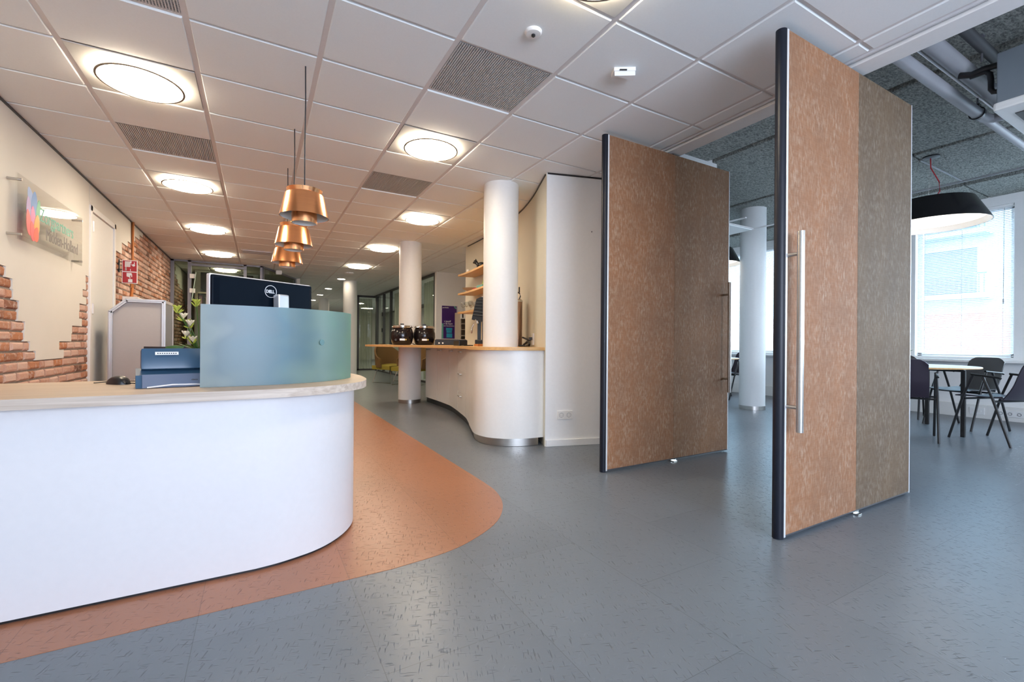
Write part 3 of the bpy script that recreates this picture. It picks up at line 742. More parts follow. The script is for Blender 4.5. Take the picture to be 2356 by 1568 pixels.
mb = MB(); mb.lathe([(.0305, 0), (.0335, 0), (.0335, .001), (.0305, .001), (.0305, 0)], 40, M4=None); mb.bm.transform(L0); mb.build('logo_ring', lm, mon, True)
text('logo_lettering', 'DELL', .023, lm, mon, L0 @ Matrix.Translation((-.0265, -.008, 0)), bold=.0008, sx=.92)
# desk phone
ph = thing('desk_phone', 'blue-grey desk telephone seen from behind, beside the frosted screen', 'telephone', (-.30, 2.37, .7452), .19)
blue = mat('petrol_blue_plastic', (.035, .085, .15), .32); pgrey = mat('slate_plastic', (.13, .16, .23), .4)
mb = MB(); mb.prism([(-.075, 0), (-.052, .05), (.03, .075), (.08, .03), (.08, 0)], -.135, .13, basis((0, 0, .001), (0, 1, 0), (0, 0, 1))); mb.build('body', blue, ph)
mb = MB(); mb.box((-.012, .012, .113), (.215, .032, .092), rot=(-.28, 0, 0), bev=.012, taper=None); mb.build('display_unit', blue, ph, smooth=True)
mb = MB(); mb.box((-.034, -.0105, .138), (.078, .002, .013), rot=(-.28, 0, 0)); sl = mb.build('label_strip', M['white'], ph)
mb = MB()
for k in range(9): mb.box((-.034-.030+.0075*k, -.0118, .138), (.0045, .0012, .004), rot=(-.28, 0, 0))
mb.build('label_print', M['black'], ph)
mb = MB(); mb.prism([(-.088, .002), (-.083, .002), (-.052, .052), (-.058, .054)], -.115, .135, basis((0, 0, 0), (0, 1, 0), (0, 0, 1))); mb.build('foot_stand', pgrey, ph)
text('maker_mark', 'cisco', .011, M['darkgrey'], ph, WM[ph.name] @ Matrix.Translation((.045, -.0735, .026)) @ Matrix.Rotation(PI/2-.47, 4, 'X'), bold=.0004)
mb = MB(); mb.box((.135, .015, .085), (.05, .15, .04), rot=(.35, 0, 0), bev=.014); mb.box((.135, -.035, .05), (.05, .05, .07), bev=.012); mb.build('handset', pgrey, ph, smooth=True)
mb = MB(); mb.tube([(-.10, -.088, .004), (-.02, -.090, .012), (.06, -.092, .010), (.12, -.085, .004)], .003, 8); mb.build('foot_rail', M['alulight'], ph)
# mouse with cable
ms = thing('computer_mouse', 'black computer mouse with its cable on the desk top', 'mouse', (-.53, 2.56, .7452), -.9)
mb = MB()
def mfn(u, v):
    a = -1+2*u; b = -1+2*v; q = math.sqrt(max(0, 1-abs(a)**2.6)); y = b*.03*q**.6*(1 if a > -2 else 1)
    zz = .036*(q**.7)*(1-.35*a*a+.12*a)*(max(0, 1-abs(b)**3)**.5); return (a*.058, y, zz)
mb.grid(mfn, 20, 14); mb.build('shell', M['black'], ms, smooth=True, angle=80)
mb = MB(); mb.tube([(.056, 0, .008), (.10, .01, .006), (.14, .05, .004), (.12, .10, .004), (.05, .12, .004), (-.05, .10, .004), (-.12, .03, .004), (-.10, -.04, .004)], .0025, 6); mb.build('cable', M['black'], ms)
# vase of flowers
vs = thing('flower_vase', 'vase of white lilies and green buds on the desk behind the telephone', 'flowers', (-.285, 3.10, .7452))
mb = MB(); mb.lathe([(0, 0), (.045, 0), (.055, .05), (.05, .11), (.04, .13), (.036, .13), (.04, .1), (0, .09)], 24); mb.build('vase', M['darkgrey'], vs, smooth=True)
random.seed(5); st = MB(); lf = MB()
heads = [(-.105, -.02, .36), (-.08, .01, .32), (-.045, -.03, .28), (-.02, 0, .40), (-.07, .03, .22), (.03, -.03, .33), (.06, .02, .37), (-.03, -.05, .19), (.02, .03, .25), (.09, -.02, .28)]
for k, (x, y, z) in enumerate(heads):
    pt = MB(); bd = MB()
    st.tube([(0, 0, .1), (x*.4, y*.4, .1+(z-.1)*.5), (x, y, z)], .0022, 6)
    for q in range(6):
        a = q*PI/3+k; d = Vector((math.cos(a)*.6, math.sin(a)*.6, .8)).normalized()
        m4 = d.to_track_quat('Z', 'Y').to_matrix().to_4x4(); (pt if k % 3 else bd).sphere(Vector((x, y, z))+d*.016, .019, 1, (.42, .26, 1.15), m4)
    for q in range(5):
        a = random.uniform(0, 6.28); e = random.uniform(.2, 1.2); d = Vector((math.cos(a)*math.cos(e), math.sin(a)*math.cos(e), math.sin(e)))
        m4 = d.to_track_quat('Z', 'Y').to_matrix().to_4x4(); bd.sphere(Vector((x, y, z-.02))+d*.022, .014, 1, (.28, .28, 1.3), m4)
    if k % 3: pt.build('bloom', M['petal'], vs, smooth=True)
    bd.build('bud_cluster', M['lime'], vs, smooth=True)
for k in range(22):
    a = random.uniform(0, 6.28); e = random.uniform(-.1, .9); r = random.uniform(.05, .13); d = Vector((math.cos(a)*math.cos(e), math.sin(a)*math.cos(e), math.sin(e)))
    m4 = d.to_track_quat('Z', 'Y').to_matrix().to_4x4(); lf.sphere(Vector((0, 0, .13))+d*r*.6, r*.55, 1, (.22, .06, 1), m4)
lf.sphere((-.115, -.01, .155), .05, 1, (1, .12, .22)); lf.sphere((-.10, -.02, .12), .05, 1, (1, .2, .2))
st.build('stems', M['leaf'], vs); lf.build('leaves', M['leaf'], vs, smooth=True)
# office chair behind the desk
oc = thing('office_chair', 'black swivel office chair behind the desk, mostly hidden by the telephone', 'chair', (-.40, 3.62, 0))
mb = MB(); mb.grid(lambda u, v: (-.20+.40*u, -.26-.05*math.sin(PI*v)+.10*(2*u-1)**2, .50+.40*v), 10, 8, .04); mb.build('backrest', M['softblack'], oc, smooth=True)
mb = MB(); mb.box((0, 0, .46), (.46, .46, .07), bev=.025); mb.build('seat', M['softblack'], oc, smooth=True)
mb = MB(); mb.cyl((0, 0, .05), (0, 0, .43), .025)
for k in range(5):
    a = k*2*PI/5; mb.cyl((0, 0, .09), (.26*math.cos(a), .26*math.sin(a), .06), .016); mb.sphere((.27*math.cos(a), .27*math.sin(a), .026), .026, 1)
mb.box((0, -.24, .45), (.06, .06, .25)); mb.build('base', M['blackmetal'], oc, smooth=True)

# ================================================================== LEFT WALL THINGS
sg = thing('glass_sign', 'clear acrylic name sign with a rainbow leaf logo on the left wall', 'sign', (-1.452, 4.83, 1.82))
mb = MB(); mb.b2((-1.400, 4.20, 1.605), (-1.391, 5.465, 2.042), bev=.001); mb.build('acrylic_plate', M['acrylic'], sg, True)
for y, z in ((4.235, 2.005), (4.235, 1.64), (5.43, 1.64), (5.43, 2.005)):
    mb = MB(); mb.cyl((-1.453, y, z), (-1.38, y, z), .009, 14); mb.build('standoff', M['steel'], sg, True)
tg = mat('sign_lettering_green', (.18, .50, .40), .5); tgrey = mat('sign_lettering_grey', (.22, .20, .19), .5)
text('lettering', 'Zorgpartners', .140, tg, sg, basis((-1.3905, 4.555, 1.805), (0, 1, 0), (0, 0, 1)), sx=.90)
text('lettering', 'Midden-Holland', .140, tgrey, sg, basis((-1.3905, 4.665, 1.685), (0, 1, 0), (0, 0, 1)), sx=.76)
pet = [((4.40, 1.93), .045, .075, .5, (.28, .42, .75)), ((4.46, 1.905), .05, .085, -.1, (.10, .28, .65)), ((4.525, 1.865), .035, .085, -.2, (.12, .50, .30)), ((4.37, 1.84), .04, .09, .1, (.40, .30, .62)),
       ((4.44, 1.78), .045, .10, .1, (.62, .15, .42)), ((4.37, 1.75), .04, .09, .25, (.80, .10, .12)), ((4.50, 1.76), .045, .075, -.2, (.85, .38, .04)), ((4.43, 1.70), .04, .07, .3, (.78, .08, .10)), ((4.49, 1.69), .04, .055, -.3, (.82, .10, .05))]
pm = []; mb = MB()
for k, ((y, z), a, b, r, c) in enumerate(pet):
    pm.append(mat('leaf_logo_%d' % k, c, .4)); mb.mi = k
    pts = [(a*math.cos(q)*(1-.25*math.sin(q)), b*math.sin(q)) for q in [2*PI*i/24 for i in range(24)]]
    mb.prism(pts, 0, .0006, basis((-1.3905+.0006*k*.5, y, z), (0, 1, 0), (0, 0, 1)) @ Matrix.Rotation(r, 4, 'Z'))
mb.build('leaf_logo', pm, sg, True)
# fire hose / alarm flag sign
fs = thing('fire_sign', 'red and white double pictogram fire sign projecting from the brick wall', 'sign', (-1.455, 7.0, 1.76))
mb = MB(); mb.b2((-1.425, 6.996, 1.622), (-1.278, 7.004, 1.903), bev=.002); mb.build('sign_plate', M['white'], fs, True)
mb = MB(); mb.b2((-1.417, 6.993, 1.630), (-1.286, 6.996, 1.756)); mb.b2((-1.417, 6.993, 1.768), (-1.286, 6.996, 1.895)); mb.build('red_fields', M['red'], fs, True)
mb = MB(); mb.b2((-1.46, 6.985, 1.75), (-1.445, 7.015, 1.90)); mb.b2((-1.45, 6.995, 1.87), (-1.42, 7.005, 1.88)); mb.b2((-1.45, 6.995, 1.78), (-1.42, 7.005, 1.79)); mb.build('bracket', M['black'], fs, True)
mb = MB()
for k in range(5): mb.b2((-1.396+k*.0105, 6.991, 1.822), (-1.388+k*.0105, 6.993, 1.885))
mb.b2((-1.397, 6.9915, 1.882), (-1.345, 6.993, 1.886)); mb.b2((-1.397, 6.9915, 1.820), (-1.345, 6.993, 1.824)); mb.cyl((-1.387, 6.991, 1.79), (-1.387, 6.993, 1.79), .0001)
mb.b2((-1.390, 6.991, 1.775), (-1.383, 6.993, 1.82)); mb.b2((-1.393, 6.991, 1.783), (-1.380, 6.993, 1.798)); mb.b2((-1.343, 6.991, 1.845), (-1.322, 6.993, 1.851))
mb.lathe([(0, 0), (.014, 0), (.014, .002), (0, .002)], 20, M4=Matrix.Rotation(PI/2, 4, 'X'), c=(-1.315, 6.993, 1.843)); mb.b2((-1.312, 6.991, 1.85), (-1.305, 6.993, 1.88)); mb.b2((-1.345, 6.991, 1.865), (-1.335, 6.993, 1.893)); mb.b2((-1.348, 6.991, 1.772), (-1.342, 6.993, 1.797))
mb.prism([(-1.380, 1.748), (-1.335, 1.748), (-1.328, 1.728), (-1.328, 1.70), (-1.335, 1.698), (-1.337, 1.72), (-1.345, 1.72), (-1.345, 1.696), (-1.355, 1.696), (-1.380, 1.705)], -6.993, -6.991, Matrix(((1, 0, 0, 0), (0, 0, -1, 0), (0, 1, 0, 0), (0, 0, 0, 1))))
mb.b2((-1.352, 6.991, 1.68), (-1.345, 6.993, 1.70)); mb.b2((-1.365, 6.991, 1.636), (-1.325, 6.993, 1.674)); mb.build('pictograms', M['white'], fs, True)
mb = MB(); mb.tube([(-1.435, 7.57, 2.48), (-1.435, 7.57, 1.62), (-1.435, 7.50, 1.45), (-1.435, 7.46, 1.2)], .017, 12); solo('copper_pipe', mb, M['copperpipe'], 'brown copper pipe running down the brick wall behind the fire sign', 'pipe', loc=(-1.435, 7.57, 1.2), smooth=True)
# grey cabinet
cb = thing('tall_grey_cabinet', 'grey cabinet with a sloped top corner and aluminium edges by the left wall', 'cabinet', (-1.1, 6.3, 0))
prof = [(-1.312, .03), (-1.312, 1.222), (-1.187, 1.342), (-.886, 1.342), (-.886, .03)]
XZ = lambda y: Matrix(((1, 0, 0, 0), (0, 0, -1, y), (0, 1, 0, 0), (0, 0, 0, 1)))
mb = MB(); mb.prism(prof, -.45, 0, XZ(6.05)); mb.build('body', M['panelgrey'], cb, True)
mb = MB()
P_ = [(-1.325, 0), (-1.325, 1.232), (-1.192, 1.360), (-.872, 1.360), (-.872, 0)]
for a, b in zip(P_, P_[1:]):
    d = (Vector((b[0], 6.045, b[1]))-Vector((a[0], 6.045, a[1]))); c = Vector(((a[0]+b[0])/2, 6.27, (a[1]+b[1])/2)); an = math.atan2(d.z, d.x)
    mb.box(c, (d.length+.012, .50, .02), rot=(0, -an, 0), bev=.003)
for a, b in zip(P_, P_[1:]):
    d = (Vector((b[0], 0, b[1]))-Vector((a[0], 0, a[1]))); an = math.atan2(d.z, d.x)
    n_ = Vector((math.sin(an), 0, -math.cos(an)))*.012
    mb.box(Vector(((a[0]+b[0])/2, 6.035, (a[1]+b[1])/2))+n_, (d.length+.004, .022, .026), rot=(0, -an, 0), bev=.002)
mb.build('edge_profile', M['alu'], cb, True)
mb = MB(); mb.b2((-.871, 6.09, .1), (-.866, 6.48, 1.33)); mb.build('side_door', M['tinted'], cb, True)
mb = MB(); mb.b2((-.874, 6.48, 0), (-.86, 6.52, 1.36)); mb.b2((-.874, 6.04, 1.335), (-.86, 6.52, 1.362)); mb.build('side_frame', M['alulight'], cb, True)
mb = MB(); mb.b2((-1.452, 7.15, 1.30), (-1.30, 7.75, 1.475), bev=.004); solo('wall_box', mb, M['white'], 'white box on the brick wall just above the grey cabinet', 'box', loc=(-1.45, 7.4, 1.3))

# ---- glazed office front (end of hall, left)
gf = thing('office_glass_front', 'grey-framed glass office front at the end of the hall on the left', 'glass partition', (-.7, 10.62, 0))
mb = MB(); YB = 10.6
for a, b in ((-1.452, -1.395), (-1.185, -1.125), (-.262, -.205), (.03, .075)): mb.b2((a, YB, 0), (b, YB+.06, CE-.002), bev=.003)
mb.b2((-1.452, YB, CE-.035), (.075, YB+.06, CE-.001), bev=.003); mb.b2((-1.18, YB-.005, 2.385), (-.21, YB+.055, 2.43), bev=.003)
mb.build('frame', mat('bluish_grey_frame', (.20, .20, .23), .4, .2), gf, True)
for a, b in ((-1.395, -1.185), (-1.125, -.262), (-.205, .03)):
    mb = MB(); mb.b2((a, YB+.02, .02), (b, YB+.03, 2.39 if b == -.262 else CE-.035)); mb.build('pane', M['tinted'], gf, True)
for z in (1.90, 2.18):
    mb = MB(); mb.b2((-1.15, YB-.035, z-.04), (-1.06, YB-.006, z+.045), bev=.004); mb.build('hinge', M['offwhite'], gf, True)
gd = thing('angled_glass_partition', 'slanting glass partition running back from the office front towards the corridor', 'glass partition', (.4, 11.5, 0))
a = Vector((.07, 10.65, 0)); b = Vector((.80, 12.3, 0)); d = (b-a).normalized(); Ld = (b-a).length
BM = basis(a, d, (0, 0, 1))
mb = MB(); mb.box((Ld/2, CE-.018, 0), (Ld, .034, .05), M4=BM)
for q in (.02, Ld-.02): mb.box((q, CE/2-.02, 0), (.04, CE-.045, .05), M4=BM)
mb.build('frame', MATS['bluish_grey_frame'], gd, True)
mb = MB(); mb.box((Ld/2, CE/2-.02, 0), (Ld-.08, CE-.05, .01), M4=BM); mb.build('pane', M['tinted'], gd, True)
mb = MB(); mb.box((0, 0, 0), (.012, .018, .55), rot=(0, .115, 0)); mb.bm.transform(Matrix.Translation((-1.075, 10.52, 1.98)))
solo('leaning_glass_strip', mb, mat('pale_green_glass_edge', (.45, .58, .48), .3), 'thin pale green leaning strip at the office door hinges', 'strip', loc=(-1.075, 10.52, 1.98))  # edge of a leaning glass sheet, reduced to a thin strip
tv = thing('wall_screen', 'black wall screen inside the glazed office behind the monitor', 'screen', (-.7, 11.95, 2.2))
mb = MB(); mb.b2((-1.10, 11.93, 2.02), (-.1, 11.97, 2.44), bev=.006); mb.build('screen_panel', M['black'], tv, True)
mb = MB(); mb.b2((-.7, 11.97, 2.1), (-.5, 12.10, 2.3)); mb.build('bracket', M['greymetal'], tv, True)
mb = MB(); mb.b2((-1.22, 12.08, 0), (.0, 12.2, 2.6)); struct('wall_office_pier', mb, M['cream'])
shf = thing('office_wall_shelf', 'beige wall shelf below the black screen inside the office', 'shelf', (-.7, 11.95, 1.9))
mb = MB(); mb.b2((-1.16, 11.80, 1.965), (-.05, 12.08, 1.99)); mb.b2((-1.16, 11.80, 1.70), (-.05, 12.08, 1.72)); mb.b2((-1.16, 11.8, 1.70), (-1.14, 12.08, 1.99)); mb.build('boards', mat('beige_board', (.45, .38, .28), .6), shf, True)
random.seed(2); xx = -1.12
for k in range(7):
    w_ = random.uniform(.035, .06); hh = random.uniform(.15, .21); c = [(.5, .3, .38), (.1, .1, .12), (.6, .55, .5), (.2, .1, .1), (.05, .05, .05), (.55, .5, .4), (.15, .15, .2)][k]
    mb = MB(); mb.b2((xx, 11.85, 1.721), (xx+w_, 12.0, 1.721+hh), bev=.002)
    solo('binder', mb, mat('binder_%d' % k, c, .6), ['pink binder at the left end of the office shelf', 'black binder beside the pink one on the office shelf', 'pale binder third along the office shelf', 'maroon binder in the middle of the office shelf', 'black binder right of the maroon one on the office shelf', 'beige binder second from the right on the office shelf', 'dark blue binder at the right end of the office shelf'][k], 'binder', 'binders on the office shelf', loc=(xx+w_/2, 11.92, 1.721)); xx += w_+.012

# ================================================================== BAR
bc = thing('bar_counter', 'white curved bar cabinet run with warm oak counter along the curved wall', 'counter', (2.2, 5.0, 0))
cab = spline([(2.325, 3.462), (2.17, 3.468), (2.018, 3.512), (1.90, 3.59), (1.825, 3.70), (1.80, 3.83), (1.812, 3.95), (1.86, 4.10), (1.915, 4.26), (2.0, 4.5), (2.083, 4.76), (2.187, 5.22), (2.262, 5.60), (2.295, 5.86), (2.312, 6.35), (2.315, 6.87)], 6)
inner = [(2.78, 6.87), (2.78, 6.0), (2.70, 5.3), (2.55, 4.6), (2.42, 4.1), (2.33, 3.75), (2.31, 3.55)]
mb = MB(); mb.prism([(x+.012, y+.008) for x, y in cab]+inner, .08, .871); mb.build('carcass', M['offwhite'], bc, True)
def seg(y0, y1):
    return [p for p in cab if y0-1e-6 <= p[1] <= y1+1e-6]
def at_y(y):
    for p, q in zip(cab[20:], cab[21:]):
        if p[1] <= y <= q[1]:
            k = (y-p[1])/(q[1]-p[1]+1e-9); return (p[0]+(q[0]-p[0])*k, y)
    return cab[-1]
def piece(y0, y1):
    pts = [p for p in cab[20:] if y0+.01 < p[1] < y1-.01]; return [at_y(y0)]+pts+[at_y(y1)]
end = at_y(4.36); i_end = max(i for i, p in enumerate(cab) if p[1] < 4.35)
mb = MB(); mb.strip((cab[:i_end+1]+[end])[::-1], .016, .075, .870); mb.build('curved_end_panel', M['offwhite'], bc, True, smooth=True, angle=30)
for y0, y1, kind in ((4.365, 4.755, 'd'), (4.76, 5.265, 'w'), (5.27, 5.815, 'd'), (5.82, 6.335, 'd'), (6.34, 6.865, 'd')):
    zz = [(.08, .868)] if kind == 'd' else [(.08, .335), (.34, .60), (.605, .868)]
    for za, zb in zz:
        mb = MB(); mb.strip(piece(y0+.005, y1-.005)[::-1], .014, za, zb-.006)
        o = mb.build('door' if kind == 'd' else 'drawer', M['offwhite'], bc, True, smooth=True, angle=30)
        if y0 < 4.5: continue
        ym = (y0+y1)/2 + (.08 if kind == 'd' else 0); p = at_y(ym-.07); q = at_y(ym+.07); z = zb-.04
        dx, dy = (q[0]-p[0]), (q[1]-p[1]); l = math.hypot(dx, dy); nx, ny = -dy/l*.035, dx/l*.035
        mb = MB(); mb.tube([(p[0]+nx*.4, p[1]+ny*.4, z), (p[0]+nx, p[1]+ny, z), (q[0]+nx, q[1]+ny, z), (q[0]+nx*.4, q[1]+ny*.4, z)], .007, 8); mb.build('door_handle' if kind == 'd' else 'drawer_handle', M['steel'], o, True)
pl = offset(cab[::-1], .045)[::-1]
mb = MB(); mb.strip([p for p in pl if p[0] > 1.5][3:i_end-6][::-1], -.02, .002, .08); mb.build('steel_plinth', M['steel'], bc, True, smooth=True, angle=30)
mb = MB(); mb.strip(pl[i_end-8:][::-1], -.02, .002, .08); mb.build('dark_plinth', M['black'], bc, True)
ctop = [(2.31, 3.432)] + spline([(2.31, 3.432), (2.16, 3.435), (1.99, 3.475), (1.87, 3.555), (1.785, 3.68), (1.762, 3.83), (1.775, 3.97), (1.83, 4.14), (1.90, 4.35), (1.945, 4.6), (1.945, 4.85), (1.91, 5.15), (1.83, 5.5), (1.68, 6.0), (1.52, 6.45), (1.42, 6.8), (1.41, 7.0), (1.50, 7.15), (1.75, 7.25)], 5)[1:] + [(2.9, 7.2), (2.925, 6.72)] + [(x-.004, y) for x, y in curve_w[::-1][1:-1]]
mb = MB(); mb.prism(ctop, .872, .9); o = mb.build('worktop', M['oakwarm'], bc, True)
# soup kettles
def kettle(x, y, label, rz, word):
    t = thing('soup_kettle', label, 'soup kettle', (x, y, .9005), rz, 'black soup kettles on the counter')
    mb = MB(); mb.lathe([(0, .004), (.125, .004), (.142, .04), (.158, .11), (.155, .17), (.138, .225), (.128, .238), (0, .238)], 40); mb.build('kettle_body', M['blackgloss'], t, smooth=True)
    mb = MB(); mb.lathe([(.128, .236), (.145, .240), (.146, .252), (.138, .258), (.138, .27), (.12, .275), (.05, .285), (0, .287)], 40); mb.build('steel_lid', M['chrome'], t, smooth=True)
    mb = MB(); mb.box((0, 0, .295), (.05, .03, .016), bev=.005); mb.build('lid_knob', M['black'], t)
    mb = MB(); mb.box((.0, -.157, .075), (.07, .006, .026)); mb.build('badge', M['offwhite'], t)
    mb = MB(); mb.cyl((.048, -.1535, .075), (.048, -.1565, .075), .011, 16); mb.build('badge_dot', MATS.get('badge_yellow') or mat('badge_yellow', (.55, .40, .08), .5), t)
    mb = MB(); mb.lathe([(0, 0), (.016, 0), (.013, .014), (0, .014)], 16, c=(-.085, -.135, .07), M4=Matrix.Rotation(PI/2, 4, 'X') @ Matrix.Rotation(-.5, 4, 'Y')); mb.build('dial', M['darkgrey'], t)
    for k in range(3):
        a = k*2*PI/3; 
    mb = MB(); mb.cyl((0, 0, 0), (0, 0, .006), .11); mb.build('foot', M['black'], t)
    return t
M['blackgloss'] = mat('gloss_black_enamel', (.010, .007, .008), .16)
kettle(1.775, 6.30, 'left black soup kettle with steel lid, in front of the column on the counter', -.25, 'soup')
kettle(2.10, 6.30, 'right black soup kettle with steel lid, nearer the purple poster', -.30, 'Soup')
mb = MB(); mb.tube([(1.95, 6.36, .93), (1.96, 6.28, .905), (1.93, 6.22, .905), (1.90, 6.32, .94), (1.86, 6.48, .905), (1.70, 6.52, .905)], .005, 8); solo('kettle_cable', mb, M['black'], 'black power cable looping between the two soup kettles', 'cable', loc=(1.93, 6.3, .9))
ht = thing('hot_plate', 'low black warming tray on the counter right of the kettles', 'warming tray', (2.38, 6.0, .9005), -.45)
mb = MB(); mb.prism([(-.20, -.14), (.24, -.14), (.24, .16), (-.20, .16)], .004, .075); mb.build('tray_body', M['black'], ht)
mb = MB(); mb.b2((-.19, -.13, .076), (.23, .15, .084), bev=.003); mb.build('top_plate', mat('brown_glass', (.15, .11, .10), .15), ht)
mb = MB(); mb.lathe([(0, 0), (.011, 0), (.011, .012), (0, .012)], 14, c=(-.14, -.14, .03), M4=Matrix.Rotation(PI/2, 4, 'X')); mb.lathe([(0, 0), (.011, 0), (.011, .012), (0, .012)], 14, c=(-.09, -.14, .03), M4=Matrix.Rotation(PI/2, 4, 'X')); mb.build('knobs', M['offwhite'], ht)
# shelves on curved wall
def shelf(z, label):
    back = [p for p in curve_w if 5.0 < p[1] < 6.31]
    fr_ = [(x-.25, y) for x, y in back]
    mb = MB(); mb.prism(back+[(2.925, 6.36), (2.66, 6.40)]+fr_[::-1], z-.026, z); return solo('wall_shelf', mb, M['oakwarm'], label, 'shelf', 'oak shelves on the curved wall', loc=(2.75, 5.5, z))
shelf(1.975, 'top oak shelf on the curved wall behind the column'); shelf(1.69, 'middle oak shelf carrying the bowl'); shelf(1.405, 'lowest oak shelf carrying the glasses')
# cat figurine
ct = thing('cat_figurine', 'small black cat figurine on the top oak shelf beside the column', 'figurine', (2.775, 5.86, 1.9755), 2.5)
bm_mb = MB()
bm_mb.sphere((-.02, 0, .085), .05, 2, (1.25, .62, .8)); bm_mb.sphere((.065, 0, .125), .032, 2, (1, .85, .95)); bm_mb.sphere((.093, 0, .115), .014, 1)
bm_mb.cyl((.03, 0, .09), (.06, 0, .12), .026, 12, .02)
for sy in (-1, 1):
    bm_mb.cyl((.035, .018*sy, .0), (.03, .018*sy, .085), .009, 8, .014); bm_mb.cyl((-.07, .018*sy, .0), (-.055, .018*sy, .085), .009, 8, .018)
    bm_mb.cyl((.06, .016*sy, .145), (.058, .02*sy, .170), .011, 6, .001)
bm_mb.build('body', M['black'], ct, smooth=True, angle=60)
mb = MB(); mb.tube([(-.08, 0, .1), (-.11, 0, .12), (-.12, 0, .16), (-.10, 0, .19)], [.009, .008, .006, .004], 8); mb.build('tail', M['black'], ct, smooth=True)
mb = MB(); mb.lathe([(0, 0), (.025, 0), (.025, .05), (0, .05)], 16, c=(2.72, 6.15, 1.9755)); solo('white_cup', mb, M['offwhite'], 'small white cup on the top oak shelf', 'cup', loc=(2.72, 6.15, 1.9755), smooth=True)
mb = MB(); mb.lathe([(0, .002), (.04, .002), (.10, .03), (.14, .055), (.137, .057), (.09, .034), (.03, .008), (0, .008)], 28, c=(2.76, 6.12, 1.6905)); solo('shallow_bowl', mb, mat('beige_ceramic', (.50, .42, .34), .4), 'shallow beige bowl on the middle oak shelf', 'bowl', loc=(2.76, 6.12, 1.6905), smooth=True)
mb = MB(); mb.b2((2.66, 5.72, 1.691), (2.78, 5.86, 1.712), bev=.003); solo('red_box', mb, M['red'], 'flat red box on the middle oak shelf', 'box', loc=(2.72, 5.8, 1.691))
mb = MB(); mb.b2((2.60, 5.42, 1.691), (2.78, 5.60, 1.72), bev=.004); solo('teal_box', mb, mat('teal_box', (.12, .35, .33), .5), 'teal tin on the middle oak shelf next to the column', 'box', loc=(2.69, 5.5, 1.691))
mb = MB(); mb.prism([(-.06, 0), (.06, 0), (0, .11)], 0, .03, basis((2.69, 5.50, 1.721), (0, -1, 0), (0, 0, 1))); solo('green_bag', mb, mat('olive_packet', (.30, .33, .08), .6), 'olive green packet standing on the teal tin', 'packet', loc=(2.69, 5.5, 1.721))
gl_m = pane_mat('drinking_glass', (.92, .93, .92), 2.2, .02)
mb = MB(); mb.lathe([(0, .001), (.028, .001), (.029, .004), (.004, .008), (.004, .05), (.03, .075), (.036, .10), (.031, .135), (.029, .135), (.033, .10), (.027, .077), (0, .055)], 20)
g0 = tag(mb.build('wine_glass', gl_m, smooth=True), 'stemmed drinking glass on the lowest oak shelf', 'glass', 'glasses on the lowest oak shelf')
gpos = [(2.69+.10*(k % 2), 6.26-.085*k) for k in range(6)]
for k, (x, y) in enumerate(gpos):
    o = g0 if k == 0 else g0.copy()
    if k: COL.objects.link(o)
    o['label'] = ['first', 'second', 'third', 'fourth', 'fifth', 'sixth'][k] + ' stemmed drinking glass from the open end of the lowest oak shelf'
    xo = -(6.26-y)*.10 - max(0, 5.6-y)*.12
    o.location = (x+xo, y, 1.4055); WM[o.name] = Matrix.Translation(o.location)
# coffee machine
cf = thing('coffee_machine', 'black ribbed espresso machine on the bar counter, half hidden by the column', 'coffee machine', (2.40, 4.92, .9005), -.5147)
FB = basis((0, 0, 0), (1, 0, 0), (0, 0, 1))
mb = MB(); mb.prism([(-.150, .315), (-.145, .345), (-.095, .560), (-.04, .585), (.10, .57), (.13, .33), (.02, .285)], -.11, .11, FB)
for k in range(6):
    t_ = k/5; mb.box((-.128+.040*t_+.07, -.112, .36+.185*t_), (.16-.02*t_, .02, .014), rot=(0, .12, 0), bev=.005)
mb.build('brew_head', M['black'], cf)
mb = MB(); mb.b2((-.085, -.05, .04), (-.045, .05, .34)); mb.b2((-.03, -.03, .04), (.06, .05, .34)); mb.build('column', M['blackgloss'], cf)
mb = MB(); mb.b2((-.11, -.10, .001), (.12, .12, .075), bev=.008); mb.build('drip_tray', M['black'], cf)
mb = MB(); mb.cyl((-.085, -.06, .315), (-.085, -.06, .27), .022, 16); mb.tube([(-.10, -.10, .32), (-.115, -.12, .27), (-.14, -.13, .22), (-.15, -.13, .15)], .009, 8); mb.build('steam_wand', M['chrome'], cf, smooth=True)
mb = MB(); mb.cyl((-.02, 0, .575), (-.02, 0, .60), .03, 16); mb.cyl((.05, .02, .575), (.05, .02, .605), .025, 16); mb.build('cup_rack', M['chrome'], cf, smooth=True)
mb = MB(); mb.b2((2.10, 4.86, .9005), (2.22, 4.94, .912)); mb.b2((2.09, 4.98, .9005), (2.20, 5.16, .965), bev=.006); solo('card_terminal', mb, M['black'], 'low black device on the counter in front of the espresso machine', 'device', loc=(2.15, 5.0, .9005))
mb = MB(); mb.b2((2.16, 4.60, .9005), (2.25, 4.70, .925)); solo('orange_coaster', mb, mat('orange_cork', (.55, .20, .05), .7), 'small orange-brown block at the foot of the column on the counter', 'block', loc=(2.2, 4.65, .9005))
